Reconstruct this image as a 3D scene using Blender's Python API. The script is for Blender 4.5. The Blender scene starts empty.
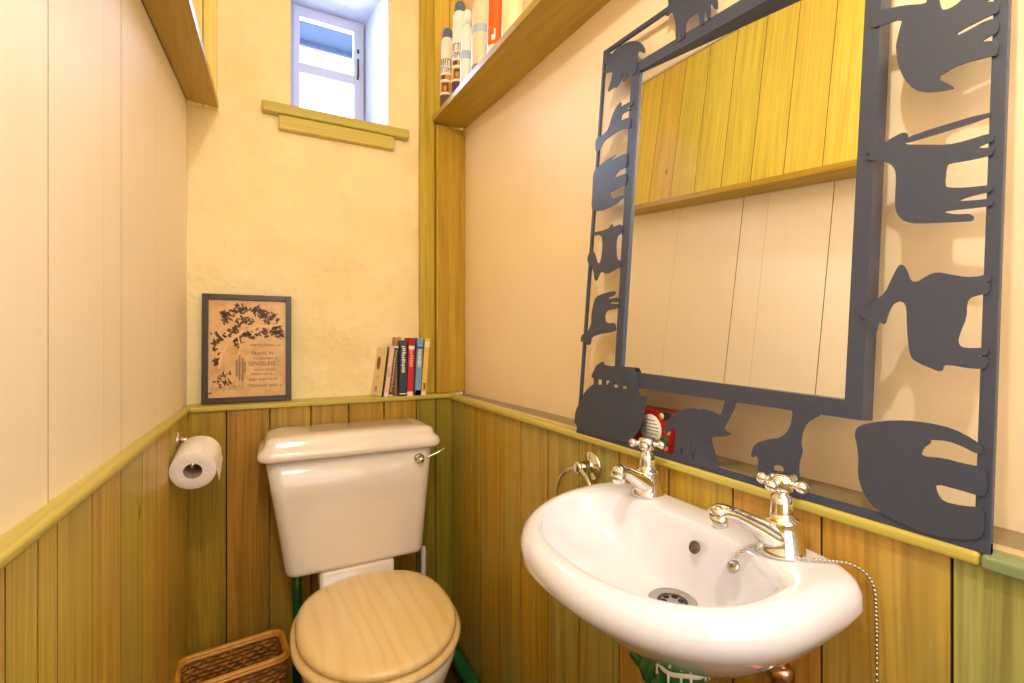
import bpy, bmesh, math, random
from mathutils import Vector, Matrix
random.seed(7)
C = bpy.context.scene.collection
PI = math.pi

# ------------------------------------------------------------------ materials
def srgb(r, g, b):
    f = lambda c: (c / 12.92 if c <= .04045 else ((c + .055) / 1.055) ** 2.4)
    return (f(r / 255), f(g / 255), f(b / 255), 1)

class NT:
    def __init__(s, name):
        s.m = bpy.data.materials.new(name); s.m.use_nodes = True
        s.t = s.m.node_tree; s.n = s.t.nodes; s.l = s.t.links
        s.b = s.n['Principled BSDF']
    def new(s, kind, **kw):
        n = s.n.new(kind)
        for k, v in kw.items():
            if k in n.inputs: n.inputs[k].default_value = v
            else: setattr(n, k, v)
        return n
    def link(s, a, b): s.l.new(a, b)
    def ramp(s, fac, stops):
        r = s.n.new('ShaderNodeValToRGB'); e = r.color_ramp.elements
        while len(e) < len(stops): e.new(.5)
        for i, (p, c) in enumerate(stops): e[i].position = p; e[i].color = c
        s.link(fac, r.inputs[0]); return r.outputs[0]
    def mix(s, fac, a, b, mode='MIX'):
        n = s.n.new('ShaderNodeMix'); n.data_type = 'RGBA'; n.blend_type = mode
        for sock, v in ((n.inputs[0], fac), (n.inputs[6], a), (n.inputs[7], b)):
            if hasattr(v, 'is_output'): s.link(v, sock)
            else: sock.default_value = v
        return n.outputs[2]
    def math(s, op, a, b=0.0):
        n = s.n.new('ShaderNodeMath'); n.operation = op
        for i, v in enumerate((a, b)):
            if hasattr(v, 'is_output'): s.link(v, n.inputs[i])
            else: n.inputs[i].default_value = v
        return n.outputs[0]
    def bump(s, h, strength, dist):
        n = s.n.new('ShaderNodeBump'); n.inputs['Strength'].default_value = strength
        n.inputs['Distance'].default_value = dist
        s.link(h, n.inputs['Height']); s.link(n.outputs[0], s.b.inputs['Normal'])

def plain(name, col, rough=.5, metal=0, spec=.5, coat=0, bump=0, bscale=200):
    k = NT(name); b = k.b
    b.inputs['Base Color'].default_value = col; b.inputs['Roughness'].default_value = rough
    b.inputs['Metallic'].default_value = metal; b.inputs['Specular IOR Level'].default_value = spec
    b.inputs['Coat Weight'].default_value = coat; b.inputs['Coat Roughness'].default_value = .05
    if bump:
        tc = k.new('ShaderNodeTexCoord')
        n = k.new('ShaderNodeTexNoise', Scale=bscale, Detail=3.0)
        k.link(tc.outputs['Object'], n.inputs['Vector']); k.bump(n.outputs[0], bump, .001)
        lo = tuple(c * .88 for c in col[:3]) + (1,); hi = tuple(min(1, c * 1.1) for c in col[:3]) + (1,)
        k.link(k.ramp(n.outputs[0], [(.3, lo), (.7, hi)]), b.inputs['Base Color'])
    return k.m

def wood(name, stops, rough=.35, grain=.35, knots=.7, stain=None, stainamt=0, spec=.4):
    """pine boards: u across the board, v along the grain (metres); 'tint' is each board's own tone"""
    k = NT(name); b = k.b
    uv = k.new('ShaderNodeUVMap').outputs[0]
    def mapped(sx, sy):
        m = k.new('ShaderNodeMapping'); m.inputs['Scale'].default_value = (sx, sy, 1)
        k.link(uv, m.inputs['Vector']); return m.outputs[0]
    at = k.new('ShaderNodeAttribute'); at.attribute_name = 'tint'
    big = k.new('ShaderNodeTexNoise', Scale=1.0, Detail=2.0); k.link(mapped(12, 2.5), big.inputs['Vector'])
    t = k.math('ADD', at.outputs['Fac'], k.math('MULTIPLY', k.math('SUBTRACT', big.outputs[0], .5), .55))
    col = k.ramp(t, stops)
    if stain:
        sn = k.new('ShaderNodeTexNoise', Scale=1.0, Detail=3.0); k.link(mapped(5, 2.2), sn.inputs['Vector'])
        f = k.ramp(sn.outputs[0], [(.45, (0, 0, 0, 1)), (.7, (stainamt,) * 3 + (1,))])
        col = k.mix(f, col, stain)
    warp = k.new('ShaderNodeTexNoise', Scale=1.0, Detail=1.0); k.link(mapped(7, 1.2), warp.inputs['Vector'])
    mv = k.new('ShaderNodeVectorMath'); mv.operation = 'MULTIPLY_ADD'
    k.link(warp.outputs['Color'], mv.inputs[0]); mv.inputs[1].default_value = (.05, 0, 0); k.link(uv, mv.inputs[2])
    mp = k.new('ShaderNodeMapping'); mp.inputs['Scale'].default_value = (150, 3.2, 1); k.link(mv.outputs[0], mp.inputs['Vector'])
    fine = k.new('ShaderNodeTexNoise', Scale=1.0, Detail=3.0, Roughness=.6); k.link(mp.outputs[0], fine.inputs['Vector'])
    g = k.ramp(fine.outputs[0], [(.36, (1 - grain, 1 - grain * 1.15, 1 - grain * 1.3, 1)), (.56, (1, 1, 1, 1))])
    col = k.mix(1.0, col, g, 'MULTIPLY')
    md = k.new('ShaderNodeTexNoise', Scale=1.0, Detail=2.0); k.link(mapped(38, .9), md.inputs['Vector'])
    g2 = k.ramp(md.outputs[0], [(.35, (1 - grain * .9, 1 - grain * 1.1, 1 - grain * 1.4, 1)), (.6, (1, 1, 1, 1))])
    col = k.mix(.8, col, g2, 'MULTIPLY')
    if knots:
        vo = k.new('ShaderNodeTexVoronoi', Scale=1.0); k.link(mapped(10, 4.2), vo.inputs['Vector'])
        sep = k.new('ShaderNodeSeparateColor'); k.link(vo.outputs['Color'], sep.inputs[0])
        pick = k.math('GREATER_THAN', sep.outputs[0], .58)
        spot = k.ramp(vo.outputs['Distance'], [(.035, (1, 1, 1, 1)), (.085, (0, 0, 0, 1))])
        f = k.math('MULTIPLY', k.math('MULTIPLY', spot, pick), knots)
        col = k.mix(f, col, srgb(92, 52, 18))
    k.link(col, b.inputs['Base Color'])
    b.inputs['Roughness'].default_value = rough; b.inputs['Specular IOR Level'].default_value = spec
    k.bump(fine.outputs[0], .12, .0006)
    return k.m

def plaster(name, col, col2, bump=.5, lumps=7, rough=.75):
    k = NT(name); b = k.b
    tc = k.new('ShaderNodeTexCoord').outputs['Object']
    n1 = k.new('ShaderNodeTexNoise', Scale=float(lumps), Detail=3.0, Roughness=.5); k.link(tc, n1.inputs['Vector'])
    n2 = k.new('ShaderNodeTexNoise', Scale=70.0, Detail=3.0); k.link(tc, n2.inputs['Vector'])
    col_ = k.ramp(n1.outputs[0], [(.3, col2), (.7, col)])
    k.link(col_, b.inputs['Base Color'])
    b.inputs['Roughness'].default_value = rough
    h = k.math('ADD', n1.outputs[0], k.math('MULTIPLY', n2.outputs[0], .07))
    k.bump(h, bump, .02)
    return k.m

M = {}
M['dado_left'] = wood('stained_pine_golden', [(0, srgb(196, 184, 80)), (.45, srgb(218, 194, 82)), (1, srgb(222, 180, 80))], knots=.85, grain=.22, stain=srgb(188, 184, 88), stainamt=.45)
M['dado_back'] = wood('stained_pine_brown', [(0, srgb(148, 140, 46)), (.45, srgb(186, 152, 50)), (1, srgb(188, 136, 48))], knots=.9, grain=.26, stain=srgb(146, 138, 50), stainamt=.5)
M['dado_right'] = wood('stained_pine_mixed', [(0, srgb(172, 170, 100)), (.45, srgb(200, 166, 48)), (1, srgb(210, 154, 66))], knots=.9, grain=.26, stain=srgb(170, 176, 104), stainamt=.7)
M['rail'] = wood('stained_pine_rail', [(0, srgb(190, 180, 82)), (1, srgb(206, 188, 92))], knots=0, grain=.12)
M['shelf'] = wood('stained_pine_shelf', [(0, srgb(178, 150, 44)), (1, srgb(192, 156, 48))], knots=.9, grain=.16)
M['post'] = wood('stained_pine_post', [(0, srgb(200, 174, 54)), (1, srgb(190, 150, 46))], knots=.8, grain=.2)
M['upper'] = wood('stained_pine_bright', [(0, srgb(224, 206, 78)), (.5, srgb(232, 208, 84)), (1, srgb(232, 198, 88))], knots=.7, grain=.16, rough=.28)
M['cream'] = wood('cream_painted_boards', [(0, srgb(250, 239, 219)), (1, srgb(251, 241, 222))], knots=0, grain=.012, rough=.6)
M['plaster_back'] = plaster('plaster_cream_lumpy', srgb(246, 230, 182), srgb(241, 220, 166), 1.5, 7)
M['plaster_right'] = plaster('plaster_cream_smooth', srgb(246, 225, 190), srgb(242, 218, 180), .18, 4, .6)
M['reveal'] = plaster('reveal_white', srgb(220, 222, 232), srgb(206, 210, 224), .6, 9)
M['ceiling'] = plaster('ceiling_cream', srgb(246, 236, 206), srgb(240, 228, 196), .15, 4)
M['floor'] = plain('floor_brown_tile', srgb(96, 74, 52), .5, bump=.3, bscale=60)
M['ceramic'] = plain('white_ceramic', srgb(229, 229, 242), .12, spec=.6, coat=.6)
M['ceramic_warm'] = plain('ivory_ceramic', srgb(240, 232, 224), .16, spec=.5, coat=.5)
M['chrome'] = plain('chrome', (.82, .81, .8, 1), .07, 1)
M['steel'] = plain('brushed_steel', (.55, .53, .5, 1), .28, 1)
M['black'] = plain('dark_hole', (.015, .013, .012, 1), .7)
M['iron'] = plain('dark_slate_painted_metal', srgb(62, 68, 88), .38, spec=.45, bump=.25, bscale=900)
M['copper'] = plain('copper', srgb(205, 120, 70), .25, 1)
M['brass'] = plain('pale_brass', srgb(214, 178, 150), .22, 1)
M['green_paint'] = plain('green_gloss_paint', srgb(28, 104, 52), .3, bump=.3, bscale=40)
M['paper'] = plain('white_tissue_paper', srgb(244, 238, 232), .9, bump=.35, bscale=350)
M['card'] = plain('cardboard', srgb(150, 130, 110), .9)
M['white_plastic'] = plain('white_plastic', srgb(240, 240, 238), .3)
M['upvc'] = plain('white_window_paint', srgb(190, 193, 210), .35)
M['frame_brown'] = plain('dark_brown_frame', srgb(58, 44, 34), .35)
M['caulk'] = plain('white_sealant', srgb(232, 226, 214), .6)
mir = NT('mirror_glass'); mir.b.inputs['Metallic'].default_value = 1; mir.b.inputs['Roughness'].default_value = .0
mir.b.inputs['Base Color'].default_value = (.93, .94, .92, 1); M['mirror'] = mir.m

def glass():
    k = NT('window_glass'); out = k.n['Material Output']; k.n.remove(k.b)
    t = k.new('ShaderNodeBsdfTransparent'); t.inputs[0].default_value = (.97, .98, 1, 1)
    g = k.new('ShaderNodeBsdfGlossy'); g.inputs['Roughness'].default_value = .03
    fr = k.new('ShaderNodeFresnel', IOR=1.45); mx = k.new('ShaderNodeMixShader')
    k.link(fr.outputs[0], mx.inputs[0]); k.link(t.outputs[0], mx.inputs[1]); k.link(g.outputs[0], mx.inputs[2])
    k.link(mx.outputs[0], out.inputs[0]); return k.m
M['glass'] = glass()
M['groove'] = plain('groove_side_brown', srgb(110, 78, 34), .8)  # side faces between stained boards, darker than the board fronts
M['groove_pale'] = plain('groove_side_tan', srgb(176, 140, 92), .8)  # side faces between the cream planks, darker than their fronts
M['ledge_tan'] = wood('bare_tan_ledge', [(0, srgb(206, 186, 140)), (1, srgb(212, 192, 148))], knots=0, grain=.1)
M['ledge_grey'] = wood('grey_olive_ledge', [(0, srgb(138, 126, 92)), (1, srgb(146, 132, 98))], knots=0, grain=.12)

def beech():
    k = NT('beech_wood'); b = k.b
    tc = k.new('ShaderNodeTexCoord').outputs['Object']
    mp = k.new('ShaderNodeMapping'); mp.inputs['Scale'].default_value = (9, 2.0, 9); mp.inputs['Rotation'].default_value = (0, 0, .12)
    k.link(tc, mp.inputs['Vector'])
    w = k.new('ShaderNodeTexWave', Scale=1.0, Distortion=11.0, Detail=3.0); w.inputs['Detail Scale'].default_value = .7
    w.bands_direction = 'X'; k.link(mp.outputs[0], w.inputs['Vector'])
    n = k.new('ShaderNodeTexNoise', Scale=3.0, Detail=3.0); k.link(mp.outputs[0], n.inputs['Vector'])
    c1 = k.ramp(n.outputs[0], [(.3, srgb(247, 214, 148)), (.7, srgb(252, 226, 170))])
    c2 = k.ramp(w.outputs[0], [(.0, (.95, .92, .87, 1)), (.55, (1, 1, 1, 1))])
    k.link(k.mix(1.0, c1, c2, 'MULTIPLY'), b.inputs['Base Color'])
    b.inputs['Roughness'].default_value = .3; b.inputs['Coat Weight'].default_value = .3
    return k.m
M['beech'] = beech()

def wicker():
    k = NT('wicker'); b = k.b
    tc = k.new('ShaderNodeTexCoord').outputs['Object']
    n = k.new('ShaderNodeTexNoise', Scale=45.0, Detail=2.0); k.link(tc, n.inputs['Vector'])
    k.link(k.ramp(n.outputs[0], [(.3, srgb(134, 84, 34)), (.7, srgb(192, 130, 56))]), b.inputs['Base Color'])
    b.inputs['Roughness'].default_value = .5; return k.m
M['wicker'] = wicker()
M['cane'] = plain('pale_cane', srgb(218, 156, 60), .35, bump=.2, bscale=60)

def sepia():
    k = NT('sepia_paper'); b = k.b
    tc = k.new('ShaderNodeTexCoord').outputs['Object']
    n = k.new('ShaderNodeTexNoise', Scale=14.0, Detail=4.0, Roughness=.65); k.link(tc, n.inputs['Vector'])
    k.link(k.ramp(n.outputs[0], [(.25, srgb(186, 136, 80)), (.5, srgb(216, 172, 112)), (.75, srgb(228, 192, 136))]), b.inputs['Base Color'])
    b.inputs['Roughness'].default_value = .35; return k.m
M['sepia'] = sepia()
def col(name, r, g, b, rough=.5): 
    if name not in M: M[name] = plain(name, srgb(r, g, b), rough)
    return M[name]

# ------------------------------------------------------------------ mesh building
class MB:
    def __init__(s): s.v = []; s.f = []; s.uv = []; s.t = []; s.sm = []; s.mi = []
    def face(s, idx, uvs=None, tint=.5, smooth=False, mi=0):
        s.f.append(tuple(idx)); s.uv.append(uvs or [(0, 0)] * len(idx)); s.t.append(tint); s.sm.append(smooth); s.mi.append(mi)
    def box(s, lo, hi, grain=2, tint=None, smooth=False):
        tint = random.random() if tint is None else tint
        n = len(s.v); ou, ov = random.random() * 50, random.random() * 50
        P = [(x, y, z) for x in (lo[0], hi[0]) for y in (lo[1], hi[1]) for z in (lo[2], hi[2])]
        s.v += P
        oth = [i for i in range(3) if i != grain]
        for q in ((0, 1, 3, 2), (4, 6, 7, 5), (0, 4, 5, 1), (2, 3, 7, 6), (0, 2, 6, 4), (1, 5, 7, 3)):
            s.face([n + i for i in q], [(P[i][oth[0]] + P[i][oth[1]] + ou, P[i][grain] + ov) for i in q], tint, smooth)
    def hexa(s, P, grain=2, tint=None, dark_sides=False):
        """8 corners ordered as box: x lo/hi, y lo/hi, z lo/hi"""
        tint = random.random() if tint is None else tint
        n = len(s.v); ou, ov = random.random() * 50, random.random() * 50
        s.v += [tuple(p) for p in P]; oth = [i for i in range(3) if i != grain]
        for qi, q in enumerate(((0, 1, 3, 2), (4, 6, 7, 5), (0, 4, 5, 1), (2, 3, 7, 6), (0, 2, 6, 4), (1, 5, 7, 3))):
            s.face([n + i for i in q], [(P[i][oth[0]] + P[i][oth[1]] + ou, P[i][grain] + ov) for i in q], tint, False, 1 if dark_sides and qi in (2, 3) else 0)
    def loft(s, rings, cap0=True, cap1=True, smooth=True, closed=True):
        n0 = len(s.v); m = len(rings[0])
        for r in rings: s.v += [tuple(p) for p in r]
        for i in range(len(rings) - 1):
            for j in range(m if closed else m - 1):
                a = n0 + i * m + j; b = n0 + i * m + (j + 1) % m
                s.face((a, b, b + m, a + m), None, .5, smooth)
        if cap0: s.face([n0 + j for j in reversed(range(m))], None, .5, smooth)
        if cap1: s.face([n0 + (len(rings) - 1) * m + j for j in range(m)], None, .5, smooth)
    def lathe(s, prof, origin=(0, 0, 0), axis=(0, 0, 1), n=32, cap0=True, cap1=True):
        a = Vector(axis).normalized(); q = Vector((0, 0, 1)).rotation_difference(a); o = Vector(origin)
        s.loft([[o + q @ Vector((r * math.cos(2 * PI * j / n), r * math.sin(2 * PI * j / n), z)) for j in range(n)] for r, z in prof], cap0, cap1)
    def tube(s, pts, r, n=10, closed=False, caps=True):
        pts = [Vector(p) for p in pts]; N = len(pts); rad = r if isinstance(r, (list, tuple)) else [r] * N
        tan = []
        for i in range(N):
            if closed: t = pts[(i + 1) % N] - pts[i - 1]
            else: t = pts[min(i + 1, N - 1)] - pts[max(i - 1, 0)]
            tan.append(t.normalized())
        up = Vector((0, 0, 1)) if abs(tan[0].z) < .9 else Vector((1, 0, 0))
        x = tan[0].cross(up).normalized(); rings = []
        for i in range(N):
            x = (x - tan[i] * x.dot(tan[i])).normalized(); y = tan[i].cross(x)
            rings.append([pts[i] + (x * math.cos(2 * PI * j / n) + y * math.sin(2 * PI * j / n)) * rad[i] for j in range(n)])
        if closed: rings.append(rings[0])
        s.loft(rings, caps and not closed, caps and not closed)
    def ball(s, c, r, n=10, m=6):
        c = Vector(c)
        s.loft([[c + Vector((max(r * math.sin(PI * i / m), r * .02) * math.cos(2 * PI * j / n), max(r * math.sin(PI * i / m), r * .02) * math.sin(2 * PI * j / n), -r * math.cos(PI * i / m))) for j in range(n)] for i in range(m + 1)])
    def poly(s, pts, z0, z1):
        """flat outline in local xy, extruded between z0 and z1"""
        n = len(s.v); m = len(pts)
        s.v += [(x, y, z0) for x, y in pts] + [(x, y, z1) for x, y in pts]
        s.face([n + m + i for i in range(m)]); s.face([n + i for i in reversed(range(m))])
        for i in range(m):
            j = (i + 1) % m; s.face((n + i, n + j, n + m + j, n + m + i))
    def build(s, name, mat, parent=None, bevel=0, seg=2, mw=None):
        me = bpy.data.meshes.new(name); me.from_pydata(s.v, [], s.f)
        uvl = me.uv_layers.new(name='UVMap'); k = 0
        for u in s.uv:
            for q in u: uvl.data[k].uv = q; k += 1
        a = me.attributes.new('tint', 'FLOAT', 'FACE'); a.data.foreach_set('value', s.t)
        me.polygons.foreach_set('use_smooth', s.sm); me.update()
        bm = bmesh.new(); bm.from_mesh(me); bmesh.ops.recalc_face_normals(bm, faces=bm.faces); bm.to_mesh(me); bm.free()
        for mm in (mat if isinstance(mat, (list, tuple)) else [mat]): me.materials.append(mm)
        me.polygons.foreach_set('material_index', s.mi)
        o = bpy.data.objects.new(name, me); C.objects.link(o)
        if parent: o.parent = parent
        if mw is not None: o.matrix_local = mw
        if bevel:
            b = o.modifiers.new('soft_edges', 'BEVEL'); b.width = bevel; b.segments = seg; b.limit_method = 'ANGLE'; b.angle_limit = math.radians(40)
        return o

def outline(name, splines, mat, parent, z0, z1, bevel=0):
    """sheet shape with holes, from outlines in the parent's xy plane"""
    cu = bpy.data.curves.new(name, 'CURVE'); cu.dimensions = '2D'; cu.fill_mode = 'BOTH'; cu.extrude = (z1 - z0) / 2
    for pts in splines:
        sp = cu.splines.new('POLY'); sp.points.add(len(pts) - 1); sp.use_cyclic_u = True
        for p, q in zip(sp.points, pts): p.co = (q[0], q[1], 0, 1)
    tmp = bpy.data.objects.new(name, cu); C.objects.link(tmp)
    dg = bpy.context.evaluated_depsgraph_get(); dg.update()
    me = bpy.data.meshes.new_from_object(tmp.evaluated_get(dg)); bpy.data.objects.remove(tmp); bpy.data.curves.remove(cu)
    me.name = name; me.materials.clear(); me.materials.append(mat); me.transform(Matrix.Translation((0, 0, (z0 + z1) / 2)))
    o = bpy.data.objects.new(name, me); C.objects.link(o); o.parent = parent
    return o

def smooth_poly(pts, it=1):
    for _ in range(it):
        out = []
        for i in range(len(pts)):
            a = pts[i]; b = pts[(i + 1) % len(pts)]
            out += [(a[0] * .78 + b[0] * .22, a[1] * .78 + b[1] * .22), (a[0] * .22 + b[0] * .78, a[1] * .22 + b[1] * .78)]
        pts = out
    return pts

def lettering(name, body, size, mat, parent, mw, width=None, depth=.0002):
    cu = bpy.data.curves.new(name, 'FONT'); cu.body = body; cu.size = size; cu.extrude = depth; cu.align_x = 'LEFT'; cu.resolution_u = 2
    tmp = bpy.data.objects.new(name, cu); C.objects.link(tmp)
    dg = bpy.context.evaluated_depsgraph_get(); dg.update()
    me = bpy.data.meshes.new_from_object(tmp.evaluated_get(dg)); bpy.data.objects.remove(tmp); bpy.data.curves.remove(cu)
    if width:
        w = max(v.co.x for v in me.vertices); me.transform(Matrix.Diagonal((width / w, 1, 1, 1)))
    me.materials.clear(); me.materials.append(mat); me.name = name
    o = bpy.data.objects.new(name, me); C.objects.link(o); o.parent = parent; o.matrix_local = mw
    return o

def empty(name, loc=(0, 0, 0), mw=None):
    o = bpy.data.objects.new(name, None); C.objects.link(o); o.empty_display_size = .05
    o.location = loc
    if mw is not None: o.matrix_world = mw
    return o
def tag(o, label, cat, group=None, kind=None):
    o['label'] = label; o['category'] = cat
    if group: o['group'] = group
    if kind: o['kind'] = kind
    return o
def struct(o, label=None, cat=None):
    o['kind'] = 'structure'
    if label: o['label'] = label
    if cat: o['category'] = cat
    return o
def put(o, p):
    """parent to p keeping o's world-space mesh data"""
    o.parent = p; o.matrix_parent_inverse = p.matrix_world.inverted() if False else Matrix.Translation(-p.location); return o

def rrect(x0, x1, y0, y1, r, z, n=6):
    out = []
    for cx, cy, a0 in ((x1 - r, y1 - r, 0), (x0 + r, y1 - r, PI / 2), (x0 + r, y0 + r, PI), (x1 - r, y0 + r, 1.5 * PI)):
        for i in range(n + 1):
            a = a0 + PI / 2 * i / n; out.append((cx + r * math.cos(a), cy + r * math.sin(a), z))
    return out

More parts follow.
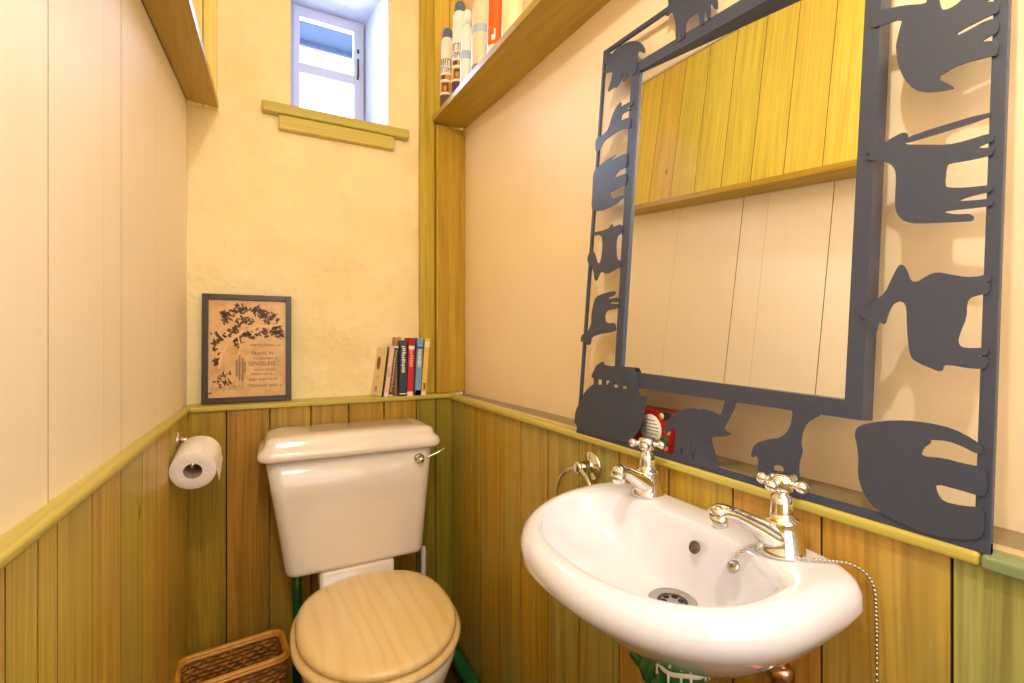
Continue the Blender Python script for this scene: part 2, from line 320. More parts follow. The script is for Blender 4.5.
# outlines of the cut-out animals, metres in the plane of the mirror
SIL = {
 'dove': [[(0.205, 0.5627), (0.2146, 0.5604), (0.2365, 0.5548), (0.2341, 0.5436), (0.2311, 0.5277), (0.2322, 0.5153), (0.2339, 0.5027), (0.2409, 0.4827), (0.2491, 0.4682), (0.2582, 0.4604), (0.2698, 0.4554), (0.2839, 0.4517), (0.2824, 0.4556), (0.2687, 0.4704), (0.2829, 0.4749), (0.2934, 0.4743), (0.3109, 0.4707), (0.3152, 0.4696), (0.3156, 0.482), (0.3099, 0.4865), (0.3028, 0.4895), (0.3091, 0.4916), (0.3151, 0.492), (0.3154, 0.5031), (0.3089, 0.5097), (0.2847, 0.506), (0.2845, 0.5106), (0.3086, 0.5124), (0.3146, 0.5117), (0.3149, 0.5203), (0.3092, 0.5267), (0.3045, 0.5274), (0.3084, 0.5293), (0.3142, 0.5292), (0.3128, 0.5369), (0.2991, 0.5445), (0.2895, 0.5439), (0.281, 0.5397), (0.2728, 0.5408), (0.2701, 0.5458), (0.268, 0.5583), (0.2673, 0.5717), (0.2588, 0.5786), (0.2585, 0.5646), (0.2572, 0.5579), (0.2379, 0.5695), (0.2139, 0.5785), (0.2061, 0.5789)]],
 'deer': [[(0.2059, 0.4195), (0.2132, 0.4192), (0.2233, 0.4185), (0.232, 0.4215), (0.2408, 0.4238), (0.2452, 0.4216), (0.2463, 0.4171), (0.2428, 0.4098), (0.2575, 0.4039), (0.2798, 0.3951), (0.2925, 0.3939), (0.3119, 0.3945), (0.3146, 0.3915), (0.3143, 0.3856), (0.3104, 0.3856), (0.3031, 0.3837), (0.3094, 0.3808), (0.3149, 0.3804), (0.3146, 0.3729), (0.3103, 0.3724), (0.2947, 0.3734), (0.282, 0.3752), (0.2801, 0.3731), (0.2791, 0.3532), (0.2828, 0.3501), (0.2939, 0.3468), (0.3103, 0.344), (0.3147, 0.3438), (0.3148, 0.3372), (0.3062, 0.3372), (0.2957, 0.3365), (0.2899, 0.3343), (0.3063, 0.3312), (0.315, 0.3308), (0.3159, 0.3231), (0.3006, 0.3246), (0.2819, 0.3268), (0.2795, 0.3257), (0.2884, 0.3214), (0.2992, 0.3195), (0.3026, 0.316), (0.3017, 0.3118), (0.2948, 0.3127), (0.269, 0.317), (0.2514, 0.3209), (0.2436, 0.3265), (0.2379, 0.3369), (0.2367, 0.3497), (0.237, 0.3725), (0.2358, 0.3843), (0.2301, 0.3932), (0.2221, 0.3987), (0.2139, 0.4025), (0.2058, 0.4062), (0.2115, 0.4103), (0.2051, 0.4138)]],
 'stick': [[(0.2431, 0.4115), (0.2481, 0.4176), (0.3114, 0.4162), (0.3115, 0.4097), (0.2483, 0.4102)]],
 'goat': [[(0.2044, 0.2251), (0.2236, 0.2415), (0.2312, 0.2479), (0.2381, 0.2666), (0.243, 0.2774), (0.2472, 0.2768), (0.2506, 0.2701), (0.2541, 0.2584), (0.2601, 0.257), (0.2688, 0.2633), (0.2763, 0.2653), (0.2856, 0.2619), (0.2981, 0.2574), (0.3083, 0.2569), (0.3156, 0.2593), (0.316, 0.2515), (0.3126, 0.2503), (0.316, 0.2493), (0.3153, 0.2398), (0.3096, 0.2394), (0.3021, 0.2371), (0.2997, 0.2327), (0.2996, 0.2179), (0.2953, 0.2032), (0.294, 0.1952), (0.2957, 0.1902), (0.3001, 0.1884), (0.311, 0.1886), (0.3158, 0.1904), (0.3163, 0.1821), (0.3079, 0.1812), (0.316, 0.1799), (0.3158, 0.1707), (0.3107, 0.1687), (0.3006, 0.1692), (0.2919, 0.1711), (0.2838, 0.1714), (0.2835, 0.166), (0.2804, 0.1646), (0.2737, 0.1678), (0.266, 0.171), (0.2579, 0.1767), (0.2552, 0.1852), (0.2529, 0.205), (0.2514, 0.2299), (0.2498, 0.235), (0.2455, 0.2383), (0.2392, 0.2357), (0.2353, 0.2257), (0.2325, 0.2125), (0.2268, 0.2171), (0.225, 0.2054), (0.2201, 0.1976), (0.2183, 0.2029), (0.2189, 0.216), (0.212, 0.2149), (0.2129, 0.221)]],
 'bear': [[(0.209, 0.0966), (0.2162, 0.1025), (0.235, 0.109), (0.2549, 0.1126), (0.2756, 0.1127), (0.2931, 0.1101), (0.3078, 0.1026), (0.3152, 0.0959), (0.3147, 0.0912), (0.3099, 0.0897), (0.3009, 0.0942), (0.2897, 0.0975), (0.2752, 0.096), (0.2767, 0.0935), (0.2705, 0.0868), (0.2687, 0.0784), (0.2864, 0.0803), (0.3013, 0.0785), (0.3179, 0.0782), (0.3188, 0.058), (0.3161, 0.0509), (0.3021, 0.0528), (0.2811, 0.0542), (0.2827, 0.0454), (0.2877, 0.0384), (0.3025, 0.0389), (0.3167, 0.0419), (0.3178, 0.0193), (0.3145, 0.0131), (0.3069, 0.0089), (0.2887, 0.0045), (0.2712, 0.0037), (0.2522, 0.0072), (0.2388, 0.0105), (0.2269, 0.0173), (0.2179, 0.0296), (0.2131, 0.0447), (0.2128, 0.064), (0.211, 0.0775), (0.2081, 0.0881)]],
 'calf_elephant': [[(-0.3121, 0.8272), (-0.298, 0.8217), (-0.2911, 0.8065), (-0.2707, 0.8109), (-0.238, 0.8047), (-0.211, 0.7917), (-0.1937, 0.7752), (-0.1834, 0.7581), (-0.1849, 0.7503), (-0.2056, 0.7684), (-0.2032, 0.7319), (-0.2091, 0.722), (-0.216, 0.723), (-0.2247, 0.74), (-0.233, 0.7277), (-0.2422, 0.724), (-0.2472, 0.7248), (-0.246, 0.7478), (-0.2524, 0.7274), (-0.267, 0.7226), (-0.27, 0.7275), (-0.2949, 0.7257), (-0.2846, 0.7434), (-0.279, 0.765), (-0.3065, 0.774), (-0.3127, 0.7808), (-0.2993, 0.7827), (-0.3106, 0.803), (-0.3179, 0.8196)]],
 'lamb': [[(-0.1314, 0.8228), (-0.1284, 0.8102), (-0.1336, 0.7929), (-0.1306, 0.7898), (-0.1193, 0.7922), (-0.1134, 0.7795), (-0.1071, 0.7578), (-0.1044, 0.7238), (-0.0916, 0.7228), (-0.0942, 0.7324), (-0.0924, 0.7328), (-0.0892, 0.7237), (-0.0838, 0.7234), (-0.0834, 0.7548), (-0.0575, 0.7527), (-0.053, 0.7275), (-0.052, 0.7218), (-0.0448, 0.7225), (-0.044, 0.7385), (-0.0425, 0.7485), (-0.0381, 0.7238), (-0.0312, 0.7236), (-0.0326, 0.753), (-0.0258, 0.7364), (-0.0183, 0.7302), (-0.0176, 0.7378), (-0.021, 0.7562), (-0.0301, 0.7759), (-0.1209, 0.8354), (-0.1282, 0.8313)]],
 'fox': [[(-0.3226, 0.6371), (-0.2964, 0.636), (-0.2814, 0.6423), (-0.2716, 0.6667), (-0.2609, 0.6802), (-0.2454, 0.6839), (-0.2447, 0.6768), (-0.2485, 0.6733), (-0.2116, 0.6706), (-0.2079, 0.66), (-0.2302, 0.6624), (-0.21, 0.6533), (-0.2369, 0.6556), (-0.2407, 0.6533), (-0.2426, 0.643), (-0.2185, 0.6398), (-0.2109, 0.6346), (-0.2128, 0.6258), (-0.209, 0.6147), (-0.2437, 0.625), (-0.2732, 0.6228), (-0.2948, 0.6209), (-0.312, 0.6003), (-0.3207, 0.6077), (-0.3248, 0.6261)]],
 'hippo': [[(-0.3245, 0.5626), (-0.3087, 0.57), (-0.2775, 0.5758), (-0.2445, 0.5753), (-0.2649, 0.5714), (-0.2707, 0.5686), (-0.2267, 0.5689), (-0.2153, 0.5656), (-0.2143, 0.5385), (-0.2352, 0.5396), (-0.249, 0.5324), (-0.2497, 0.5275), (-0.2254, 0.5268), (-0.2141, 0.5251), (-0.2132, 0.5039), (-0.222, 0.5035), (-0.2577, 0.5015), (-0.2623, 0.4996), (-0.2549, 0.4857), (-0.2297, 0.4839), (-0.2155, 0.4818), (-0.2371, 0.4724), (-0.2724, 0.4676), (-0.3046, 0.4724), (-0.322, 0.48), (-0.3227, 0.5284)]],
 'dog': [[(-0.3192, 0.4285), (-0.2605, 0.4241), (-0.2485, 0.4333), (-0.2445, 0.4249), (-0.2182, 0.4266), (-0.212, 0.4057), (-0.2271, 0.4068), (-0.2319, 0.3933), (-0.2271, 0.3576), (-0.2126, 0.3513), (-0.2144, 0.3395), (-0.2234, 0.3387), (-0.2539, 0.3303), (-0.2712, 0.3389), (-0.2776, 0.3354), (-0.2861, 0.3206), (-0.2935, 0.3244), (-0.2992, 0.3447), (-0.3214, 0.3646), (-0.3243, 0.3771), (-0.315, 0.3912), (-0.3144, 0.4044), (-0.3075, 0.3877), (-0.2998, 0.382), (-0.2867, 0.3569), (-0.2767, 0.3589), (-0.2736, 0.3926), (-0.2796, 0.4174), (-0.3185, 0.4221)]],
 'cow': [[(-0.327, 0.2082), (-0.3059, 0.2145), (-0.2936, 0.2316), (-0.2961, 0.2532), (-0.2889, 0.283), (-0.2761, 0.2905), (-0.2282, 0.2953), (-0.2215, 0.2898), (-0.2302, 0.2845), (-0.2457, 0.2829), (-0.2422, 0.2793), (-0.2116, 0.2809), (-0.2106, 0.2708), (-0.2352, 0.2726), (-0.2381, 0.2699), (-0.2103, 0.268), (-0.2154, 0.2591), (-0.2462, 0.2569), (-0.2516, 0.2468), (-0.2483, 0.2343), (-0.2371, 0.2306), (-0.2187, 0.2312), (-0.213, 0.217), (-0.2229, 0.2132), (-0.264, 0.2097), (-0.2905, 0.2036), (-0.2923, 0.1886), (-0.3012, 0.1864), (-0.3144, 0.195), (-0.3268, 0.1936)]],
 'ark': [[(-0.3298, 0.0263), (-0.3289, 0.0436), (-0.3145, 0.0693), (-0.2998, 0.0895), (-0.282, 0.1028), (-0.2718, 0.1069), (-0.2732, 0.1199), (-0.283, 0.1209), (-0.2704, 0.1431), (-0.2631, 0.1484), (-0.246, 0.1556), (-0.2425, 0.1467), (-0.1659, 0.1477), (-0.1594, 0.1471), (-0.1505, 0.133), (-0.1423, 0.1205), (-0.1425, 0.1003), (-0.1201, 0.097), (-0.1234, 0.0684), (-0.1328, 0.0387), (-0.1551, 0.0117), (-0.19, 0.0081), (-0.2479, 0.0083), (-0.3071, 0.0062), (-0.3292, 0.0212)], [(-0.2588, 0.1184), (-0.2466, 0.1186), (-0.2465, 0.1084), (-0.2587, 0.1074)], [(-0.2345, 0.1179), (-0.2209, 0.1186), (-0.2324, 0.107)], [(-0.2102, 0.1167), (-0.1973, 0.1177), (-0.1976, 0.107), (-0.2092, 0.1065)], [(-0.185, 0.1177), (-0.173, 0.1181), (-0.1728, 0.1062), (-0.1839, 0.1067)]],
 'elephant': [[(-0.0536, 0.0095), (-0.0499, 0.0397), (-0.0527, 0.0557), (-0.0615, 0.0494), (-0.0704, 0.0419), (-0.0754, 0.0435), (-0.074, 0.0546), (-0.0676, 0.0664), (-0.0574, 0.0763), (-0.0399, 0.0857), (-0.0199, 0.0906), (-0.006, 0.0906), (0.0007, 0.0921), (0.0154, 0.0907), (0.0297, 0.0867), (0.0333, 0.0899), (0.037, 0.1074), (0.0391, 0.113), (0.056, 0.1117), (0.0521, 0.0977), (0.0448, 0.0821), (0.0372, 0.0672), (0.0496, 0.064), (0.0486, 0.0607), (0.0379, 0.0567), (0.018, 0.0531), (0.0187, 0.0435), (0.0246, 0.0318), (0.0323, 0.0122), (0.0314, 0.0067), (-0.0136, 0.0063)], [(-0.0388, 0.0254), (-0.036, 0.0272), (-0.0318, 0.0119), (-0.0366, 0.0121)], [(-0.018, 0.0382), (-0.0138, 0.039), (-0.0096, 0.0123), (-0.0147, 0.0123)]],
 'giraffe': [[(0.0938, 0.019), (0.0943, 0.0343), (0.0911, 0.0412), (0.0844, 0.0367), (0.0828, 0.0407), (0.0862, 0.053), (0.0941, 0.0601), (0.1073, 0.0659), (0.1213, 0.0702), (0.1297, 0.0773), (0.1352, 0.0891), (0.1369, 0.1037), (0.134, 0.1118), (0.1586, 0.1142), (0.1701, 0.106), (0.1637, 0.1017), (0.155, 0.0946), (0.1499, 0.082), (0.1489, 0.0678), (0.1517, 0.059), (0.1481, 0.0465), (0.1478, 0.03), (0.1544, 0.0155), (0.1558, 0.0101), (0.1562, 0.001), (0.1338, 0.0003), (0.1301, 0.0232), (0.1282, 0.0359), (0.1156, 0.0342), (0.1152, 0.0267), (0.1161, 0.0013), (0.0962, 0.0019)]],
}

def part(mb, name, mat, parent, bevel=0, seg=2):
    o = mb.build(name, mat, None, bevel, seg)
    return put(o, parent)

# ------------------------------------------------------------------ the room (metres; camera stands at x=0, y=0)
LX = lambda y: -.2285 + .0138 * (y - .63)       # left wall runs very slightly out of square
RX, BY, CZ, FY = .672, 1.685, 2.52, -.55         # right wall, back wall, ceiling, wall behind
RAIL = .934
TH = .08

m = MB(); m.box((-.6, FY - .1, -.05), (.8, BY + .1, 0)); struct(m.build('floor', M['floor']))
m = MB(); m.box((-.6, FY - .1, CZ), (.8, BY + .5, CZ + .05)); struct(m.build('ceiling', M['ceiling']))

# left wall: cream painted planks above the rail
def tilt_l(y): return 1.786 + (1.832 - 1.786) / (1.70 - 1.15) * (y - 1.15)     # underside of the left shelf
m = MB()
m.hexa([(LX(FY) - .06, FY, 0), (LX(FY) - .06, FY, CZ), (LX(BY) - .06, BY, 0), (LX(BY) - .06, BY, CZ),
        (LX(FY) - .012, FY, 0), (LX(FY) - .012, FY, CZ), (LX(BY) - .012, BY, 0), (LX(BY) - .012, BY, CZ)])
gr = [FY, -.36, -.14, .06, .29, .50, .734, .932, 1.022, 1.29, BY]
for a, b in zip(gr, gr[1:]):
    e = .0012 if b not in (.932, 1.29) else .0003
    a2, b2 = a + (.0012 if a not in (.932, 1.29) else .0003), b - e
    m.hexa([(LX(a2) - .014, a2, RAIL - .03), (LX(a2) - .014, a2, tilt_l(a2) + .006), (LX(b2) - .014, b2, RAIL - .03), (LX(b2) - .014, b2, tilt_l(b2) + .006),
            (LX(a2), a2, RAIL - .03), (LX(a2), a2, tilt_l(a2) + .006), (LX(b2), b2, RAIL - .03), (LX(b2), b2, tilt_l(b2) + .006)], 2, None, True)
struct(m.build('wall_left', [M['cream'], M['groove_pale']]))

UP = [FY, -.38, -.265, -.15, -.035, .08, .195, .31, .425, .54, .656, .772, .89, 1.003, 1.117, 1.234, 1.347, 1.46, 1.575, BY]
# left wall above the shelf: narrow bright stained boards
m = MB()
for y, b in zip(UP, UP[1:]):
    a2, b2 = y + .001, b - .001
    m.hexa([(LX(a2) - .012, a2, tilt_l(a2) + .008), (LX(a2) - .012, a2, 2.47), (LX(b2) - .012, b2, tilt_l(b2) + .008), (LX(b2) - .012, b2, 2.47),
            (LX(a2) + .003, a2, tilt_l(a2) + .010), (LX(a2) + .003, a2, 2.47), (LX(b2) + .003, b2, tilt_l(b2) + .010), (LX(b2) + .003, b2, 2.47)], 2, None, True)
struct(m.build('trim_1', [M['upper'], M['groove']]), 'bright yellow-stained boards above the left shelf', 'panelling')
m = MB(); m.hexa([(LX(FY), FY, 2.475), (LX(FY), FY, CZ), (LX(BY), BY, 2.475), (LX(BY), BY, CZ), (LX(FY) + .02, FY, 2.475), (LX(FY) + .02, FY, CZ), (LX(BY) + .02, BY, 2.475), (LX(BY) + .02, BY, CZ)], 1)
struct(m.build('trim_2', M['cream'], None, .003), 'cream strip where the left boards meet the ceiling', 'trim')

# right wall
def rx(y):
    u = min(1, max(0, (y - 1.05) / .58)); return RX - .020 * u * u * (3 - 2 * u)
m = MB(); ys = [FY + (1.66 - FY) * i / 60 for i in range(61)]
m.loft([[(rx(y), y, 0), (rx(y), y, CZ), (RX + .06, y, CZ), (RX + .06, y, 0)] for y in ys], smooth=False)
struct(m.build('wall_right', M['plaster_right']))
# wall behind the camera
m = MB(); m.box((-.34, FY - .06, 0), (RX + .06, FY, CZ)); struct(m.build('wall_front', M['plaster_right']))

# back wall with the deep window opening (splayed at the right)
WX0, WX1, WZ0, WZ1 = .066, .378, 1.872, 2.386
FD = BY + .25                                    # plane of the window frame
fx0, fx1 = .072, .338
m = MB()
nx, nz = 46, 110
xs = [-.32 + i * (WX0 + .32) / 16 for i in range(17)] + [WX0 + (WX1 - WX0) * i / 12 for i in range(1, 13)] + [WX1 + (RX + .06 - WX1) * i / 16 for i in range(1, 17)]
zs = [WZ0 * i / 70 for i in range(71)] + [WZ0 + (WZ1 - WZ0) * i / 20 for i in range(1, 21)] + [WZ1 + (CZ - WZ1) * i / 6 for i in range(1, 7)]
random.seed(3)
bl = [(random.uniform(-.3, .7), random.uniform(.9, 2.5), random.uniform(.05, .16), random.uniform(-.0035, .0045)) for _ in range(70)]
def lump(x, z):
    d = sum(h * math.exp(-((x - cx) ** 2 + (z - cz) ** 2) / (r * r)) for cx, cz, r, h in bl)
    return d
idx = {}
for i, x in enumerate(xs):
    for k, z in enumerate(zs):
        idx[i, k] = len(m.v); m.v.append((x, BY - lump(x, z), z))
for i in range(len(xs) - 1):
    for k in range(len(zs) - 1):
        if WX0 - 1e-6 <= xs[i] < WX1 - 1e-6 and WZ0 - 1e-6 <= zs[k] < WZ1 - 1e-6: continue
        m.face((idx[i, k], idx[i + 1, k], idx[i + 1, k + 1], idx[i, k + 1]), None, .5, True)
struct(m.build('wall_back', M['plaster_back']))
m = MB()
A = [(WX0, WZ0), (WX1, WZ0), (WX1, WZ1), (WX0, WZ1)]; B = [(fx0 - .012, WZ0), (fx1, WZ0), (fx1, WZ1), (fx0 - .012, WZ1)]
n = len(m.v); m.v += [(x, BY - .004, z) for x, z in A] + [(x, FD + .06, z) for x, z in B]
for i in range(4): j = (i + 1) % 4; m.face((n + i, n + j, n + 4 + j, n + 4 + i))
# solid stone of the wall round the opening
o = m.build('trim_3', M['reveal'])
struct(o, 'white painted reveal of the deep little window', 'window reveal')
m = MB(); m.box((-.4, BY + .01, 0), (RX + .1, FD + .06, WZ0 - .002)); m.box((-.4, BY + .01, WZ1 + .002), (RX + .1, FD + .06, CZ))
m.box((-.4, BY + .01, WZ0 - .002), (WX0 - .02, FD + .06, WZ1 + .002)); m.box((WX1 + .003, BY + .01, WZ0 - .002), (RX + .1, FD + .06, WZ1 + .002))
struct(m.build('wall_back_core', M['reveal']))

# window: outer frame, sash with one glazing bar, two panes
win = struct(empty('window_1', ((fx0 + fx1) / 2, FD, WZ0)), 'small white two-pane window in the deep recess', 'window')
m = MB()
fz0, fz1 = WZ0, WZ1 - .002
for lo, hi in (((fx0, fz0), (fx0 + .018, fz1)), ((fx1 - .024, fz0), (fx1, fz1)), ((fx0 + .018, fz1 - .02), (fx1 - .024, fz1)), ((fx0 + .018, fz0), (fx1 - .024, fz0 + .03))):
    m.box((lo[0], FD, lo[1]), (hi[0], FD + .05, hi[1]))
part(m, 'window_frame', M['upvc'], win)
m = MB(); sx0, sx1, sz0, sz1 = fx0 + .013, fx1 - .019, fz0 + .02, fz1 - .014
for lo, hi in (((sx0, sz0), (sx0 + .020, sz1)), ((sx1 - .020, sz0), (sx1, sz1)), ((sx0 + .02, sz1 - .034), (sx1 - .02, sz1)), ((sx0 + .02, sz0), (sx1 - .02, sz0 + .04)), ((sx0 + .02, 2.128), (sx1 - .02, 2.165))):
    m.box((lo[0], FD - .010, lo[1]), (hi[0], FD + .010, hi[1]))
sash = part(m, 'sash', M['upvc'], win)
for z0, z1 in ((sz0 + .03, 2.135), (2.16, sz1 - .02)):
    m = MB(); m.box((sx0 + .01, FD + .002, z0), (sx1 - .01, FD + .005, z1)); put(m.build('pane', M['glass']), sash)
m = MB(); m.tube([(sx1 - .004, FD - .014, 2.23), (sx1 - .004, FD - .016, 2.17), (sx1 - .006, FD - .016, 2.15)], .004, 8); m.box((sx1 - .008, FD - .014, 2.255), (sx1, FD - .01, 2.27))
put(m.build('window_catch', M['frame_brown']), sash)
# blue-grey eave of the roof outside
m = MB(); m.box((-.8, FD + .16, 2.72), (1.4, 2.74, 2.80)); m.box((-.8, 2.72, 2.695), (1.4, 2.74, 2.80))
struct(m.build('roof_eave_outside', col('slate_blue', 58, 82, 118, .7)), 'blue-grey roof eave seen outside the window', 'roof eave')

# window ledge: board on a batten
t = struct(empty('trim_4', (.215, BY, 1.84)), 'olive-stained window ledge board on a shorter batten', 'window ledge')
m = MB(); m.box((-.018, BY - .033, 1.842), (.447, BY + .06, 1.874), 0, .2); part(m, 'ledge_board', M['rail'], t, .006, 3)
m = MB(); m.box((.030, BY - .024, 1.797), (.397, BY + .006, 1.842), 0, .9); part(m, 'batten', M['rail'], t, .004, 3)

# ------------------------------------------------------------------ stained dado boards and their ledges
random.seed(11)
def boards_y(name, xa, xb, cuts, mat, tints, side, label):
    m = MB(); zt = RAIL - .004 if side > 0 else .916
    for i, (a, b) in enumerate(zip(cuts, cuts[1:])):
        a2, b2 = a + .0013, b - .0013; X0 = xb(a2) if callable(xb) else xb; X1 = xb(b2) if callable(xb) else xb
        Y0 = xa(a2) if callable(xa) else xa; Y1 = xa(b2) if callable(xa) else xa
        if side > 0: P = [(X0, a2, 0), (X0, a2, zt), (X1, b2, 0), (X1, b2, zt), (Y0, a2, 0), (Y0, a2, zt), (Y1, b2, 0), (Y1, b2, zt)]
        else: P = [(Y0, a2, 0), (Y0, a2, zt), (Y1, b2, 0), (Y1, b2, zt), (X0, a2, 0), (X0, a2, zt), (X1, b2, 0), (X1, b2, zt)]
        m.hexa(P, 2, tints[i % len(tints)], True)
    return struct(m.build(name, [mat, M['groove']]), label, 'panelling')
left_cuts = [FY, -.40, -.28, -.15, -.02, .10, .22, .34, .47, .602, .669, .718, .832, .965, 1.101, 1.22, 1.351, 1.47, 1.60]
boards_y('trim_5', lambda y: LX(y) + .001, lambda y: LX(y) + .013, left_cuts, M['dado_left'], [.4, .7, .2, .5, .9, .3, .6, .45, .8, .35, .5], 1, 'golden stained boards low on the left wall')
right_cuts = [FY, -.42, -.29, -.17, -.05, .07, .208, .329, .45, .571, .695, .824, .951, 1.083, 1.209, 1.344, 1.48, 1.60]
tr = [.3, .5, .6, .2, .5, .1, .75, .95, .55, .8, .25, .35, .5, .45, .6, .4, .3]
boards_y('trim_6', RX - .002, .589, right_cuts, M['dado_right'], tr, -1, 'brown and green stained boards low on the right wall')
m = MB()
bc = [-.213, -.108, .005, .12, .234, .347, .458, .529, .602]
for i, (a, b) in enumerate(zip(bc, bc[1:])): m.box((a + .0013, 1.603, 0), (b - .0013, BY - .03, RAIL - .004), 2, [.35, .95, .5, .55, .75, .45, .05, .0][i])
struct(m.build('trim_7', M['dado_back'], None, .0025), 'brown stained boards behind the toilet', 'panelling')

def nose(y0, z0): pass
m = MB(); m.hexa([(LX(FY) - .002, FY, RAIL - .015), (LX(FY) - .002, FY, RAIL), (LX(1.6) - .002, 1.6, RAIL - .015), (LX(1.6) - .002, 1.6, RAIL),
                  (LX(FY) + .029, FY, RAIL - .015), (LX(FY) + .029, FY, RAIL), (LX(1.6) + .022, 1.6, RAIL - .015), (LX(1.6) + .022, 1.6, RAIL)], 1, .6)
struct(m.build('trim_8', M['rail'], None, .006, 4), 'yellow-green ledge rail along the left wall', 'ledge')
m = MB(); m.box((LX(1.6) + .004, 1.592, RAIL - .016), (.60, BY - .002, RAIL - .0005), 0, .3)
struct(m.build('trim_9', M['rail'], None, .005, 4), 'yellow-green ledge behind the toilet', 'ledge')
RZ = .928
m = MB(); m.hexa([(.578, .185, RZ - .0155), (.578, .185, RZ - .0025), (.578, 1.60, RZ - .0145), (.578, 1.60, RZ), (.596, .185, RZ - .013), (.596, .185, RZ - .0005), (.596, 1.60, RZ - .013), (.596, 1.60, RZ)], 1, .5)
struct(m.build('trim_10', M['rail'], None, .004, 3), 'yellow-green front edge of the ledge along the right wall', 'ledge')
m = MB(); m.hexa([(.577, FY, RZ - .016), (.577, FY, RZ - .0025), (.577, .184, RZ - .016), (.577, .184, RZ - .0025), (.596, FY, RZ - .013), (.596, FY, RZ - .0005), (.596, .184, RZ - .013), (.596, .184, RZ - .0005)], 1, .1)
struct(m.build('trim_11', wood('stained_pine_green', [(0, srgb(134, 150, 108)), (1, srgb(140, 158, 112))], knots=0, grain=.12), None, .003, 3), 'greener end piece of the right ledge', 'ledge')
m = MB(); m.box((.5965, FY, RZ - .013), (.614, 1.60, RZ), 1, .5)
struct(m.build('trim_15', M['ledge_tan']), 'tan middle strip of the right ledge under the mirror', 'ledge')
m = MB(); m.box((.6145, FY, RZ - .013), (RX, 1.60, RZ), 1, .5)
struct(m.build('trim_16', M['ledge_grey']), 'grey-olive back strip of the right ledge', 'ledge')

# corner pilaster of two boards
t = struct(empty('trim_12', (.57, 1.66, RAIL)), 'olive stained corner boards beside the bright alcove', 'pilaster')
m = MB(); m.box((.489, 1.650, RAIL), (.540, BY + .002, CZ), 2, .0); part(m, 'left_board', M['post'], t, .003)
m = MB(); m.box((.5415, 1.632, RAIL), (rx(1.65) - .001, BY + .001, 1.905), 2, .8); part(m, 'right_board', M['post'], t, .003)
# alcove above the right shelf
m = MB()
for a, b in ((.541, .60), (.601, rx(1.655))): m.box((a, 1.655, 1.93), (b - .001, BY, CZ), 2)
struct(m.build('trim_13', M['upper'], None, .003), 'bright yellow end boards of the right shelf', 'panelling')
# bright end board of the left shelf
m = MB()
for a, b in ((-.214, -.172), (-.171, -.136)): m.box((a, 1.664, 1.822), (b - .001, BY, 2.47), 2)
struct(m.build('trim_14', wood('pale_stained_pine', [(0, srgb(240, 222, 130)), (1, srgb(244, 226, 150))], knots=0, grain=.12), None, .003), 'pale yellow end boards above the left shelf', 'panelling')

# ------------------------------------------------------------------ shelves (they sag a little towards the door)
m = MB()
y0, y1 = -.5, 1.662
m.hexa([(LX(y0) + .004, y0, tilt_l(y0)), (LX(y0) + .004, y0, tilt_l(y0) + .022), (LX(y1) + .004, y1, tilt_l(y1)), (LX(y1) + .004, y1, tilt_l(y1) + .022),
        (-.139, y0, tilt_l(y0) - .008), (-.139, y0, tilt_l(y0) + .014), (-.132, y1, tilt_l(y1) - .008), (-.132, y1, tilt_l(y1) + .014)], 1, .4)
tag(m.build('wall_shelf', M['shelf'], None, .002), 'olive stained shelf high on the cream left wall', 'shelf')
def tilt_r(y): return 1.862 + .062 * (y - .84)
m = MB(); y0, y1 = -.2, 1.631
m.hexa([(.533, y0, tilt_r(y0)), (.533, y0, tilt_r(y0) + .020), (.524, y1, tilt_r(y1)), (.524, y1, tilt_r(y1) + .020),
        (RX, y0, tilt_r(y0)), (RX, y0, tilt_r(y0) + .020), (rx(y1), y1, tilt_r(y1)), (rx(y1), y1, tilt_r(y1) + .020)], 1, .3)
tag(m.build('wall_shelf', M['shelf'], None, .002), 'olive stained shelf of bottles above the mirror', 'shelf')

# ------------------------------------------------------------------ bottles on the right shelf
def shelf_item(name, label, y, x, cat='bottle', group=None):
    e = empty(name, (x, y, tilt_r(y) + .0205)); e.rotation_euler = (math.atan(.062), 0, 0)
    return tag(e, label, cat, group or 'bottles and cans on the right shelf')
def lp(mb, name, mat, e): 
    o = mb.build(name, mat); o.parent = e; return o
lab_w, lab_d, lab_g, lab_o = col('label_white', 244, 240, 232), col('label_brown', 92, 66, 48), col('label_gold', 214, 160, 60), col('label_orange', 238, 138, 40)
def wrap(mb, r, a0, a1, z0, z1, n=8):
    rows = [[(r * math.cos(a0 + (a1 - a0) * j / n), r * math.sin(a0 + (a1 - a0) * j / n), z) for z in (z0, z1)] for j in range(n + 1)]
    k = len(mb.v)
    for q in rows: mb.v += q
    for j in range(n): mb.face((k + 2 * j, k + 2 * j + 2, k + 2 * j + 3, k + 2 * j + 1), None, .5, True)
